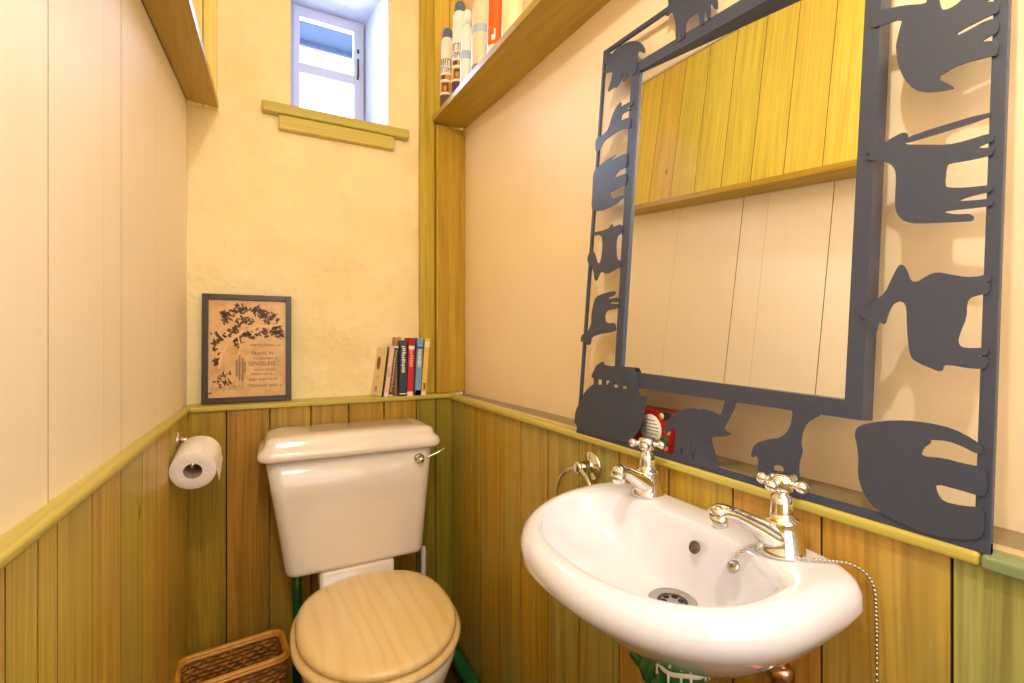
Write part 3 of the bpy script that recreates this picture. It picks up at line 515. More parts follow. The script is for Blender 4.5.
def spray_can(y, x, h, label):
    e = shelf_item('spray_can', label, y, x, 'spray can'); r = .023
    m = MB(); m.lathe([(r - .002, 0), (r, .003), (r, h - .045), (r - .004, h - .036), (r - .006, h - .03)]); body = lp(m, 'can_body', lab_w, e)
    m = MB(); m.lathe([(r - .005, h - .034), (r - .004, h - .03), (r - .005, h - .008), (r - .010, h)]); lp(m, 'cap', col('cap_slate', 96, 112, 140), e)
    f = -PI * .62   # towards the room
    m = MB(); wrap(m, r + .0003, f - 1.25, f + 1.25, .002, .055); lp(m, 'dark_band', lab_d, e)
    m = MB(); wrap(m, r + .0004, f - 1.1, f + 1.1, .062, .098); 
    lp(m, 'gold_panel', lab_g, e)
    m = MB(); wrap(m, r + .0006, f - .7, f + .35, .065, .094); lp(m, 'brown_panel', lab_d, e)
    m = MB(); wrap(m, r + .0009, f - .45, f + .05, .067, .084); lp(m, 'orange_emblem', lab_o, e)
    m = MB(); wrap(m, r + .0004, f - 1.1, f + 1.1, .106, .122); lp(m, 'gold_stripe', lab_g, e)
    m = MB(); wrap(m, r + .0006, f - .9, f - .2, .107, .12); lp(m, 'brown_patch', lab_d, e)
    m = MB()    # the tall dark characters round the top of the label
    random.seed(int(y * 1000))
    for z0, hh in ((.130, .018), (.152, .024)):
        a = f - 1.1
        while a < f + 1.05:
            w = random.choice((.2, .26, .3)); s = .075
            wrap(m, r + .0005, a, a + s, z0, z0 + hh, 2)
            if random.random() < .7: wrap(m, r + .0005, a, a + w, z0 + hh - .004, z0 + hh, 3)
            if random.random() < .6: wrap(m, r + .0005, a, a + w, z0 + hh * .45, z0 + hh * .45 + .004, 3)
            if random.random() < .5: wrap(m, r + .0005, a + w - s, a + w, z0, z0 + hh, 2)
            a += w + .13
    lp(m, 'label_characters', lab_d, e)
spray_can(1.585, .560, .285, 'brown and gold labelled spray can nearest the window corner')
spray_can(1.475, .563, .315, 'taller brown and gold spray can beside the slim white bottle')
e = shelf_item('bottle', 'slim white bottle with faint blue band beside the spray cans', 1.385, .556)
m = MB(); m.lathe([(.019, 0), (.021, .004), (.021, .15), (.017, .175), (.010, .19), (.010, .2)]); lp(m, 'bottle_body', col('milk_white', 240, 240, 244, .25), e)
m = MB(); wrap(m, .0214, -PI, 0, .085, .11, 16); lp(m, 'blue_band', col('pale_blue', 170, 196, 222), e)
m = MB(); m.lathe([(.012, .196), (.012, .235), (.010, .238)]); lp(m, 'cap', M['white_plastic'], e)
e = shelf_item('bottle', 'wide peach bottle with a grey-blue band and grey base', 1.295, .566)
m = MB(); m.lathe([(.028, 0), (.030, .004), (.030, .19), (.024, .215), (.012, .225), (.012, .24)]); lp(m, 'bottle_body', col('peach_plastic', 246, 212, 178, .3), e)
m = MB(); wrap(m, .0304, -PI, 0, .118, .142, 16); lp(m, 'blue_band', col('grey_blue', 176, 192, 206), e)
m = MB(); wrap(m, .0304, -PI, 0, .002, .028, 16); lp(m, 'grey_base_band', col('warm_grey', 160, 156, 158), e)
m = MB(); m.lathe([(.014, .236), (.014, .27), (.012, .273)]); lp(m, 'cap', M['white_plastic'], e)
e = shelf_item('bottle', 'white bottle with a bold orange label', 1.19, .566)
m = MB(); m.lathe([(.023, 0), (.025, .004), (.025, .17), (.018, .19), (.011, .2), (.011, .21)]); lp(m, 'bottle_body', M['white_plastic'], e)
m = MB(); wrap(m, .0254, -PI, 0, .035, .16, 16); ol = lp(m, 'orange_label', col('bold_orange', 240, 96, 20), e)
m = MB(); wrap(m, .0258, -2.55, -2.2, .045, .06, 6); wrap(m, .0258, -2.25, -2.1, .05, .075, 3); m2 = m.build('white_mark', lab_w); m2.parent = ol
m = MB(); m.lathe([(.013, .206), (.013, .235), (.011, .238)]); lp(m, 'cap', col('bold_orange', 0, 0, 0), e)
e = shelf_item('bottle', 'cream bottle nearest the camera on the right shelf', 1.10, .57)
m = MB(); m.lathe([(.026, 0), (.028, .004), (.028, .16), (.02, .185), (.011, .195), (.011, .205)]); lp(m, 'bottle_body', col('cream_plastic', 240, 222, 180, .3), e)
m = MB(); m.lathe([(.013, .2), (.013, .23), (.011, .233)]); lp(m, 'cap', M['white_plastic'], e)

# ------------------------------------------------------------------ toilet
TC = (.244, 1.196)
t = tag(empty('toilet', (.243, 1.35, 0)), 'ivory close-coupled toilet with a beech wood seat and closed lid', 'toilet')
def oval(a, b, z, cx=TC[0], cy=TC[1], n=64, back=2.7):
    out = []
    for j in range(n):
        th = 2 * PI * j / n; c, s = math.cos(th), math.sin(th); e = back if s > 0 else 2.05
        out.append((cx + a * math.copysign(abs(c) ** (2 / e), c), cy + b * math.copysign(abs(s) ** (2 / e), s), z))
    return out
m = MB()
m.loft([oval(.115, .22, 0, cy=1.26), oval(.11, .215, .02, cy=1.26), oval(.10, .20, .12, cy=1.26), oval(.115, .21, .22, cy=1.23), oval(.155, .22, .32, cy=1.19),
        oval(.18, .222, .37, cy=1.187), oval(.186, .222, .392, cy=1.186), oval(.18, .216, .400, cy=1.186)])
m.loft([rrect(.152, .322, 1.30, 1.585, .02, .25), rrect(.138, .335, 1.34, 1.59, .02, .36), rrect(.130, .342, 1.428, 1.59, .012, .41), rrect(.130, .342, 1.430, 1.59, .012, .454), rrect(.134, .338, 1.434, 1.586, .012, .4615)])
part(m, 'pan', M['ceramic_warm'], t)
m = MB()
def cis(z, f): # f 0 bottom .. 1 top
    return rrect(.043 - .050 * f, .436 + .020 * f, 1.432 - .030 * f, 1.594, .035, z, 8)
m.loft([rrect(.056, .423, 1.446, 1.585, .03, .462, 8), cis(.466, .0), cis(.476, .02), cis(.59, .36), cis(.69, .68), cis(.797, 1.0)])
part(m, 'cistern', M['ceramic_warm'], t)
m = MB()
prof = [(.006, .7975), (.001, .7995), (-.002, .805), (-.002, .814), (.002, .824), (.010, .831), (.015, .838), (.017, .846), (.022, .853), (.032, .857), (.06, .859)]
m.loft([rrect(-.024 + d, .477 - d, 1.384 + d, 1.597 - min(d, .006), max(.036 - d * .5, .01), z, 8) for d, z in prof])
part(m, 'cistern_lid', M['ceramic_warm'], t)
m = MB()
m.lathe([(.0165, 0), (.0165, .003), (.012, .007), (.007, .010), (.007, .022), (.009, .024), (.008, .028), (.003, .03)], (.409, 1.404, .764), (0, -1, 0), 24)
lev = part(m, 'flush_lever', M['chrome'], t)
m = MB(); m.tube([(.409, 1.381, .764), (.43, 1.376, .772), (.46, 1.371, .784), (.484, 1.369, .795)], [.0035, .003, .003, .0035], 10); put(m.build('lever_arm', M['chrome']), lev)
m = MB()
m.loft([oval(.190, .226, .4015), oval(.197, .233, .405), oval(.199, .2345, .410), oval(.196, .231, .4165), oval(.188, .224, .4195)])
part(m, 'seat', M['beech'], t)
m = MB()
m.loft([oval(.179, .218, .4225), oval(.186, .225, .4255), oval(.188, .2265, .431), oval(.185, .224, .4375), oval(.178, .217, .4415), oval(.168, .207, .4435), oval(.08, .1, .445)])
part(m, 'lid', M['beech'], t)
for x in (.185, .30):
    m = MB(); m.lathe([(.009, 0), (.009, .012), (.006, .016)], (x, 1.415, .403), (0, 0, 1), 16); part(m, 'hinge', M['chrome'], t)

# toilet brush in the corner
t = tag(empty('toilet_brush', (.462, 1.535, 0)), 'white toilet brush handle standing behind the toilet bowl', 'toilet brush')
m = MB(); m.lathe([(.042, 0), (.045, .004), (.04, .12), (.038, .13), (.034, .13), (.034, .02)], (.462, 1.535, 0), cap1=False); part(m, 'holder', M['white_plastic'], t)
m = MB(); m.lathe([(.004, .02), (.006, .10), (.0075, .2), (.009, .42), (.007, .432), (.002, .436)], (.462, 1.535, 0), n=16); part(m, 'handle', M['white_plastic'], t)

# green pipes
m = MB(); m.tube([(.079, 1.58, 0), (.079, 1.58, .30), (.079, 1.58, .4605)], .0135, 14)
tag(m.build('water_pipe', M['green_paint']), 'dark green upright pipe behind the left of the cistern', 'pipe')
m = MB(); m.tube([(.56, .62, .05), (.562, 1.0, .055), (.562, 1.30, .06), (.562, 1.45, .062), (.562, 1.601, .064)], .022, 16)
tag(m.build('waste_pipe', M['green_paint']), 'green pipe running along the floor right of the toilet', 'pipe')

# ------------------------------------------------------------------ basket
BC, BA = (-.0805, 1.438), math.radians(6.8)
t = empty('wicker_basket', (BC[0], BC[1], 0)); t.rotation_euler = (0, 0, BA); tag(t, 'woven wicker waste basket between the left wall and the toilet', 'basket')
def rim_pt(u, hx, hy, r):
    # point on a rounded rectangle by perimeter fraction, with outward normal
    L = [2 * (hy - r), PI * r / 2, 2 * (hx - r), PI * r / 2] * 2; tot = sum(L); d = (u % 1) * tot
    segs = [((hx, -hy + r), (0, 1)), ((hx - r, hy - r), 0), ((hx - r, hy), (-1, 0)), ((-hx + r, hy - r), PI / 2), ((-hx, hy - r), (0, -1)), ((-hx + r, -hy + r), PI), ((-hx + r, -hy), (1, 0)), ((hx - r, -hy + r), 1.5 * PI)]
    for l, (p, q) in zip(L, segs):
        if d <= l:
            if isinstance(q, tuple): return (p[0] + q[0] * d, p[1] + q[1] * d), (q[1], -q[0])
            a = q + d / r; return (p[0] + r * math.cos(a), p[1] + r * math.sin(a)), (math.cos(a), math.sin(a))
        d -= l
    return (hx, -hy + r), (1, 0)
HZ = .284; NS = 44
def bdim(z): f = .80 + .20 * z / HZ; return .121 * f, .066 * f, .028
m = MB()
for i in range(NS):
    pts = []
    for k in range(7):
        z = .006 + (HZ - .006) * k / 6; (x, y), nn = rim_pt((i + .5) / NS, *bdim(z)); pts.append((x, y, z))
    m.tube(pts, .0022, 6)
o = m.build('stakes', M['wicker']); o.parent = t
m = MB(); rows = 25; N = NS * 4
for rI in range(rows):
    z = .012 + (HZ - .022) * rI / (rows - 1)
    pts = []
    for i in range(N):
        (x, y), nn = rim_pt(i / N, *bdim(z)); w = .0036 * math.cos(PI * (i / 4 - .5) + PI * rI)
        pts.append((x + nn[0] * w, y + nn[1] * w, z + .0012 * math.sin(i * 1.7 + rI)))
    m.tube(pts, .0046, 6, closed=True)
o = m.build('weave', M['wicker']); o.parent = t
m = MB()
for dz, rr, d in ((0, .0075, 0), (-.006, .0045, .005), (-.006, .0045, -.005)):
    pts = []
    for i in range(96):
        (x, y), nn = rim_pt(i / 96, .123, .068, .03); pts.append((x + nn[0] * d, y + nn[1] * d, HZ + dz))
    m.tube(pts, rr, 10, closed=True)
o = m.build('rim', M['cane']); o.parent = t
m = MB(); m.loft([rrect(-.093, .093, -.05, .05, .025, .002), rrect(-.095, .095, -.052, .052, .025, .010)]); o = m.build('basket_base', M['wicker']); o.parent = t

# ------------------------------------------------------------------ toilet roll and its holder
A0 = Vector((-.158, 1.335, .813)); A1 = Vector((-.156, 1.435, .835)); ax = (A1 - A0).normalized(); Lr = (A1 - A0).length
t = tag(empty('toilet_roll_holder', (-.2, 1.45, .87)), 'chrome toilet roll holder on the left boards', 'toilet roll holder')
PY = 1.452
wx = LX(PY) + .0125
m = MB(); m.lathe([(.023, 0), (.023, .003), (.020, .006), (.010, .008), (.0065, .011), (.006, .030), (.009, .033), (.0085, .040), (.004, .043)], (wx, PY, .868), (1, 0, 0), 28); part(m, 'backplate', M['chrome'], t)
c0 = A0 + Vector((0, 0, .0125)); c1 = A1 + Vector((0, 0, .0125))
m = MB(); m.tube([(wx + .034, PY, .868), (wx + .038, PY - .004, .866), c1 + ax * .010 + Vector((0, 0, .006)), c1 + ax * .002, c1 - ax * .02, c0 + ax * .01, c0 - ax * .006, c0 - ax * .010 + Vector((0, 0, .005)), c0 - ax * .010 + Vector((.002, 0, .012))], .0036, 10); part(m, 'arm', M['chrome'], t)
t = tag(empty('toilet_roll', A0), 'white toilet roll hanging on the chrome holder', 'toilet roll')
R = .0475
m = MB(); m.lathe([(.0195, 0), (.030, -.0004), (R - .002, 0), (R, .002), (R, Lr - .002), (R - .002, Lr), (.0195, Lr), (.0195, 0)], A0, ax, 48, False, False); part(m, 'paper', M['paper'], t)
m = MB(); m.lathe([(.0194, .0005), (.0194, Lr - .0005), (.0182, Lr - .0005), (.0182, .0005), (.0194, .0005)], A0, ax, 32, False, False); part(m, 'cardboard_core', M['card'], t)
q = Vector((0, 0, 1)).rotation_difference(ax)
m = MB(); row = []
side = ax.cross(Vector((0, 0, 1))).normalized(); upv = side.cross(ax).normalized()
for k in range(13):
    a = math.radians(70 - 75 * k / 9) if k <= 9 else None
    if a is not None: p = side * math.cos(a) * (R + .001) + upv * math.sin(a) * (R + .001)
    else: p = side * (R + .001 + .001 * (k - 9)) + upv * (-.004 - .005 * (k - 9))
    row.append(p)
for k, p in enumerate(row):
    s = .0 if k < 10 else (k - 9) * .009
    m.v += [tuple(A0 + p + ax * .001), tuple(A0 + p + ax * (Lr - .001 - s * 0))]
for k in range(12): m.face((2 * k, 2 * k + 2, 2 * k + 3, 2 * k + 1), None, .5, True)
n = len(m.v); m.v += [tuple(A0 + row[-1] + ax * (.001) + upv * -.014 + side * .001)]
m.face((2 * 12, n, 2 * 12 + 1), None, .5, True)
part(m, 'loose_sheet', M['paper'], t)

# ------------------------------------------------------------------ framed print leaning on the back wall
PW, PH = .240, .328
ang = math.radians(2.8)
mw = Matrix.Translation((-.054, 1.652, RAIL + .001)) @ Matrix.Rotation(math.radians(-1.0), 4, 'Z') @ Matrix.Rotation(PI / 2 - ang, 4, 'X')
t = tag(empty('framed_print', mw=mw), 'dark framed sepia print with a leafy tree, leaning on the back wall', 'picture')
def loc(mb, name, mat, p, bevel=0): o = mb.build(name, mat, None, bevel); o.parent = p; return o
fw = .0165
m = MB()
for lo, hi in (((-PW / 2, 0), (-PW / 2 + fw, PH)), ((PW / 2 - fw, 0), (PW / 2, PH)), ((-PW / 2 + fw, 0), (PW / 2 - fw, fw)), ((-PW / 2 + fw, PH - fw), (PW / 2 - fw, PH))):
    m.box((lo[0], lo[1], -.004), (hi[0], hi[1], .012))
loc(m, 'frame', M['frame_brown'], t, .001)
m = MB(); m.box((-PW / 2 + fw - .002, fw - .002, -.002), (PW / 2 - fw + .002, PH - fw + .002, .004)); pr = loc(m, 'print', M['sepia'], t)
inkd = col('sepia_ink', 98, 70, 50, .5)
# map print fractions (0..1 from the left, 0..1 from the top) to the sheet
iw, ih = PW - 2 * fw, PH - 2 * fw
px = lambda u, v: (-iw / 2 + u * iw, fw + (1 - v) * ih)
random.seed(5)
m = MB()
def leaf(u, v, s, a):
    x, y = px(u, v); pts = []
    for k in range(9):
        th = 2 * PI * k / 9; r = s * (1 if k % 2 == 0 else .55) * random.uniform(.7, 1.2)
        cx, cy = r * math.cos(th) * 1.3, r * math.sin(th) * .7
        pts.append((x + cx * math.cos(a) - cy * math.sin(a), y + cx * math.sin(a) + cy * math.cos(a)))
    m.poly(pts, .0035, .0043)
for (u, v, su, sv, n) in ((.22, .17, .07, .05, 26), (.38, .10, .08, .04, 24), (.55, .09, .09, .03, 18), (.45, .22, .08, .04, 22), (.15, .38, .07, .04, 22), (.36, .44, .05, .05, 20), (.50, .36, .07, .03, 20), (.66, .13, .07, .04, 18),
                         (.78, .18, .08, .05, 20), (.88, .30, .05, .05, 20), (.93, .36, .04, .03, 12), (.33, .32, .06, .04, 16), (.72, .33, .10, .04, 20), (.10, .62, .03, .06, 12), (.08, .47, .03, .05, 10)):
    for _ in range(int(n * 1.3)): leaf(min(.96, max(.035, random.gauss(u, su * .62))), min(.66, max(.035, random.gauss(v, sv * .62))), random.uniform(.0035, .0078), random.uniform(0, 3))
o = m.build('tree_foliage', inkd); o.parent = pr
def ink(name, lines, r):
    m = MB()
    for pts in lines:
        P = [px(*p) for p in pts]
        for a, b in zip(P, P[1:]):
            d = Vector((b[0] - a[0], b[1] - a[1])); nn = Vector((-d.y, d.x)).normalized() * r
            m.poly([(a[0] - nn.x, a[1] - nn.y), (b[0] - nn.x, b[1] - nn.y), (b[0] + nn.x, b[1] + nn.y), (a[0] + nn.x, a[1] + nn.y)], .004, .0044)
    o = m.build(name, inkd); o.parent = pr
pale = col('sepia_light', 222, 186, 130, .5)
m = MB()
for pts, w in (([(.13, .70), (.17, .55), (.25, .44), (.36, .36), (.48, .30), (.62, .27), (.8, .265), (.96, .24)], .0035), ([(.36, .36), (.40, .47), (.38, .56)], .002), ([(.25, .44), (.14, .36), (.1, .3)], .002), ([(.48, .30), (.60, .38), (.78, .44), (.9, .47)], .0016)):
    P = [px(*p) for p in pts]
    for a, b in zip(P, P[1:]):
        d = Vector((b[0] - a[0], b[1] - a[1])); nn = Vector((-d.y, d.x)).normalized() * w
        m.poly([(a[0] - nn.x, a[1] - nn.y), (b[0] - nn.x, b[1] - nn.y), (b[0] + nn.x, b[1] + nn.y), (a[0] + nn.x, a[1] + nn.y)], .004, .0046)
o = m.build('tree_branches', pale); o.parent = pr
lines = []
for u0, v0, v1 in ((.35, .62, .80), (.385, .57, .84), (.425, .60, .86), (.455, .64, .78)):
    lines.append([(u0, v1), (u0 + .006, v0)]); v = v0 + .01
    while v < v1 - .02:
        s = random.uniform(.010, .024); lines += [[(u0 - s, v - .012), (u0 + .002, v + .008)], [(u0 + s, v - .016), (u0 + .002, v + .006)]]; v += random.uniform(.014, .022)
for k in range(16): u = .03 + .026 * k; lines.append([(u, .95 - .03 * random.random()), (u + .03, .90 - .06 * random.random())])
ink('ferns_and_ground', lines, .0005)
for k in range(1):
    m = MB()
    for _ in range(34): leaf(random.gauss(.19, .05), random.gauss(.83, .05), random.uniform(.003, .006), random.uniform(0, 3))
    o = m.build('low_shrub', inkd); o.parent = pr
TX = [("THAT'S COME FRONT", .52, .478, .0098, .42), ("TRAVEL IN", .53, .565, .0125, .30), ("IT'S A MOMENT OF", .56, .618, .0085, .33), ("SENSELESS", .50, .680, .0175, .36), ("WHICH WE ARE", .57, .735, .0085, .30), ("MADE IN PEACE", .54, .780, .0085, .28), ("AND THAT MUST", .51, .840, .0115, .38), ("STRAIGHT AND A", .49, .905, .0120, .46)]
for s, u, v, sz, w in TX:
    x, y = px(u, v); lettering('lettering', s, sz, inkd, pr, Matrix.Translation((x, y, .0043)), w * iw)

# ------------------------------------------------------------------ books on the back ledge
def book(label, x0, th, h, dep, y, lean, colr, spine=None, yaw=0, bands=(), title=None, pages=True):
    mw = Matrix.Translation((x0, y, RAIL)) @ Matrix.Rotation(yaw, 4, 'Z') @ Matrix.Rotation(lean, 4, 'Y')
    e = tag(empty('book', mw=mw), label, 'book', 'paperbacks leaning on the back ledge')
    z0 = math.sin(lean) * th if lean > 0 else 0
    m = MB(); m.box((0, 0, z0), (.0012, dep, h)); m.box((th - .0012, 0, z0), (th, dep, h)); m.box((0, -.0006, z0), (th, .0012, h)); cv = loc(m, 'cover', colr, e, .0004)
    m = MB(); m.box((.0012, .0012, z0 + .002), (th - .0012, dep - .002, h - .002)); loc(m, 'pages', col('book_pages', 226, 206, 166, .9), e)
    for nm, za, zb, cc in bands:
        m = MB(); m.box((.0004, -.0011, h * za), (th - .0004, -.0005, h * zb)); o = m.build(nm, cc); o.parent = cv
    if title:
        za, zb, cc = title; m = MB(); random.seed(int(x0 * 9999)); z = h * za
        while z < h * zb:     # the worn spine title, a column of little marks
            s = random.uniform(.004, .009); a = random.uniform(.2, .35); b = random.uniform(.6, .8)
            m.box((th * a, -.0012, z), (th * b, -.0006, z + s * .7)); z += s
        o = m.build('spine_title', cc); o.parent = cv
    return e
dk = col('book_black', 40, 34, 32); cr = col('book_cream', 236, 212, 160); wt = col('book_white', 240, 226, 206)
b = book('cream paperback with a dark oval on its cover, leaning leftmost', .337, .0055, .168, .092, 1.602, math.radians(7.5), cr, yaw=math.radians(14), bands=[('spine_band', .0, 1, dk)])
m = MB(); pts = [(.013 * math.cos(2 * PI * k / 20), .024 * math.sin(2 * PI * k / 20)) for k in range(20)]
m.poly(pts, 0, .0006); o = m.build('cover_oval', col('brown_print', 120, 84, 54)); o.parent = b; o.matrix_local = Matrix.Translation((-.0002, .048, .112)) @ Matrix.Rotation(-PI / 2, 4, 'Y') @ Matrix.Rotation(-PI / 2, 4, 'Z')
for lo, hi in (((-.0006, .03, .066), (0, .062, .068)), ((-.0006, .034, .058), (0, .058, .0595)), ((-.0006, .038, .015), (0, .056, .034))):
    m = MB(); m.box(lo, hi); o = m.build('cover_print', col('tan_print', 186, 152, 108)); o.parent = b
book('pale pink spined paperback beside the cream one', .3455, .0135, .171, .06, 1.601, math.radians(7.3), col('book_pink', 228, 196, 176), bands=[('white_foot', 0, .08, wt)], title=(.4, .6, col('tan_print', 0, 0, 0)))
book('dark patterned paperback with a white edge, third from the left', .3605, .0145, .172, .06, 1.601, math.radians(7.0), wt, bands=[('dark_spine', .04, .97, col('book_umber', 86, 66, 58))], title=(.1, .9, col('tan_print', 0, 0, 0)))
book('tall orange-brown book standing behind the navy one', .3885, .0215, .201, .04, 1.637, math.radians(1.0), col('book_tan', 190, 130, 70))
book('navy paperback with white spine lettering beside the red one', 0.3975, .0245, .190, .035, 1.600, math.radians(1.0), col('book_navy', 40, 62, 84), title=(.42, .88, wt), bands=[('foot_mark', .03, .05, wt)])
book('red paperback with a white title block on its spine', .4235, .021, .199, .06, 1.599, math.radians(2.0), col('book_red', 206, 26, 32), title=(.5, .78, col('pale_red', 240, 170, 150)), bands=[('title_block', .80, .86, wt), ('dark_head', .87, .985, col('deep_red', 160, 20, 36)), ('white_foot', .0, .07, wt)])
book('light blue paperback between the red and yellow ones', .4505, .0205, .199, .05, 1.598, math.radians(3.0), col('book_blue', 116, 162, 206), bands=[('dark_edge', .0, 1, col('book_blue', 0, 0, 0)), ('white_foot', 0, .09, wt), ('head_band', .82, .84, wt)], title=(.5, .78, wt))
book('yellow paperback with a dark edge, rightmost of the row', .473, .0175, .199, .038, 1.598, math.radians(4.2), col('book_yellow', 232, 190, 96), bands=[('white_foot', 0, .06, wt), ('head_block', .84, .94, wt)], title=(.1, .2, dk))

# ------------------------------------------------------------------ towel ring
t = tag(empty('hanging_towel_ring', (.589, .776, .866)), 'chrome towel ring on the right boards behind the basin', 'towel ring')
m = MB(); m.lathe([(.030, 0), (.030, .004), (.027, .007), (.014, .0085), (.0115, .011), (.0105, .032), (.013, .034), (.013, .040), (.009, .042)], (.589, .776, .866), (-1, 0, 0), 32); part(m, 'wall_plate', M['chrome'], t)
m = MB(); rr = .062; m.tube([(.552 - .012 * (1 - math.cos(a)), .776 + rr * math.sin(a), .864 - rr * (1 - math.cos(a))) for a in [2 * PI * k / 48 for k in range(48)]], .0042, 10, closed=True); part(m, 'ring', M['chrome'], t)

# ------------------------------------------------------------------ wash basin
BXc, BYc = .470, .472
t = tag(empty('wash_basin', (.589, .47, .80)), 'small white wall-hung basin with two chrome cross-head taps', 'wash basin')
NB = 96
def bo(s, z, cx=BXc, cy=BYc, a=.180, b=.203, ab=.1175, eb=5.0, ef=2.15, shift=0):
    out = []
    for j in range(NB):
        th = 2 * PI * j / NB; c, sn = math.cos(th), math.sin(th)
        bb = b + (.017 * (.5 + .5 * c) if sn < 0 else 0)
        if c < 0: x = -a * abs(c) ** (2 / ef); y = bb * math.copysign(abs(sn) ** (2 / ef), sn)
        else: x = ab * abs(c) ** (2 / eb); y = bb * math.copysign(abs(sn) ** (2 / 4.2), sn)
        out.append((cx + x * s + shift, cy + y * s, z))
    return out
def bi(z, cx, a, ab, b, cy=BYc, ef=2.1, eb=2.6):
    out = []
    for j in range(NB):
        th = 2 * PI * j / NB; c, sn = math.cos(th), math.sin(th)
        if c < 0: x = -a * abs(c) ** (2 / ef); y = b * math.copysign(abs(sn) ** (2 / ef), sn)
        else: x = ab * abs(c) ** (2 / eb); y = b * math.copysign(abs(sn) ** (2 / eb), sn)
        out.append((cx + x, cy + y, z))
    return out
def inset(ring, d, z):
    out = []
    for x, y, _ in ring:
        v = Vector((x - BXc, y - BYc)); v = v * (1 - d / v.length); out.append((BXc + v.x, BYc + v.y, z))
    return out
full = bo(1, .85)
def lerp(r1, r2, f, z): return [(a[0] * (1 - f) + b[0] * f, a[1] * (1 - f) + b[1] * f, z) for a, b in zip(r1, r2)]
hub = bi(.712, .480, .034, .034, .034, .447)
under = bi(.72, .487, .070, .085, .088, .458)
mouth = bi(.85, .440, .116, .078, .168)
rings = [hub, bi(.720, .482, .05, .055, .055, .449), lerp(under, full, 0, .732), lerp(under, full, .36, .759), lerp(under, full, .66, .789), lerp(under, full, .88, .820),
         [(x, y, .842) for x, y, _ in full], inset(full, .0015, .856), inset(full, .006, .866), inset(full, .014, .8715), inset(full, .022, .8725)]
rings += [lerp(inset(full, .022, 0), mouth, .45, .8725), lerp(inset(full, .022, 0), mouth, .78, .8705), lerp(inset(full, .022, 0), mouth, .95, .8655), [(x, y, .857) for x, y, _ in mouth]]
drain = bi(.775, .476, .026, .026, .026, .455)
for f, z in ((.06, .842), (.16, .822), (.30, .804), (.48, .790), (.68, .781), (.86, .7765), (1, .7745)): rings.append(lerp(mouth, drain, f, z))
def dip(p): f = min(1, max(0, (.52 - p[0]) / .2)); return (p[0], p[1], p[2] - .014 * f * f * (3 - 2 * f) * min(1, max(0, (p[2] - .79) / .05)))
rings = [[dip(p) for p in q] for q in rings]
m = MB(); m.loft(rings, True, True)
bowl = part(m, 'bowl', M['ceramic'], t)
# waste with its pierced plate
m = MB(); m.lathe([(.031, 0), (.031, .002), (.028, .0035), (.022, .0015), (.019, .0008)], (.476, .455, .7755), n=40, cap1=False); wst = part(m, 'waste_flange', M['steel'], t)
m = MB(); m.lathe([(.021, .0004), (.010, .0006), (.001, .0008)], (.476, .455, .7755), n=32); put(m.build('strainer', M['steel']), wst)
m = MB()
for k in range(6):
    a = PI / 6 + k * PI / 3; m.lathe([(.0042, 0), (.0042, .0004)], ((.476 + .0115 * math.cos(a)), .455 + .0115 * math.sin(a), .7763), n=14)
put(m.build('strainer_holes', M['black']), wst)
# overflow in the back of the bowl
m = MB(); m.lathe([(.0085, 0), (.0085, .0012)], (.5095, .448, .843), (-1, 0, .5), 20); ovf = part(m, 'overflow', col('overflow_brown', 96, 70, 54, .4), t)

def tap(cx, cy, yaw):
    z0 = .8722
    R_ = Matrix.Rotation(yaw, 4, 'Z'); T = Matrix.Translation((cx, cy, z0)) @ R_     # local -x points to the bowl
    def add(mb, name, mat, par):
        o = mb.build(name, mat); o.data.transform(T); return put(o, par)
    m = MB(); m.lathe([(.026, 0), (.026, .003), (.0248, .006), (.0235, .014), (.021, .026), (.0188, .034), (.0190, .036), (.0190, .039), (.0135, .041), (.0128, .047), (.0118, .058), (.0105, .066), (.0078, .068), (.0078, .074)], n=32)
    b = add(m, 'tap', M['chrome'], t)
    m = MB()
    rings = []
    for s, (x, z, ry, rz) in enumerate([(-.002, .014, .021, .0135), (-.018, .022, .0175, .0145), (-.034, .033, .0125, .0115), (-.052, .0425, .0105, .0095), (-.066, .0495, .0098, .0088), (-.078, .053, .0102, .0088), (-.086, .0525, .0108, .0088), (-.091, .050, .0095, .0075)]):
        tx = Vector((-.85, 0, .5)) if s < 5 else Vector((-1, 0, .15 - .15 * (s - 5))); tx.normalize(); up = Vector((0, 1, 0)).cross(tx) * -1
        rings.append([Vector((x, 0, z)) + Vector((0, 1, 0)) * ry * math.cos(2 * PI * j / 20) + up * rz * math.sin(2 * PI * j / 20) for j in range(20)])
    m.loft(rings)
    m.lathe([(.0095, 0), (.0100, .006), (.0098, .014), (.0085, .014), (.0083, .004)], (-.0815, 0, .037), (-.18, 0, 1), 24, True, False)
    add(m, 'spout', M['chrome'], b)
    m = MB(); m.lathe([(.0085, .070), (.0125, .0735), (.0138, .078), (.0138, .088), (.0128, .0905), (.0095, .0925), (.004, .0935), (.0005, .0938)], n=28)
    for k in range(4):
        a = k * PI / 2 + .38; d = Vector((math.cos(a), math.sin(a), 0)); c = Vector((0, 0, .0815))
        m.tube([c + d * .008, c + d * .016, c + d * .0185], [.0052, .0042, .0055], 12)
        m.ball(c + d * .0225, .0074, 14, 8)
    add(m, 'cross_handle', M['chrome'], b)
tap(.547, .577, math.radians(17))
tap(.538, .346, math.radians(-16))

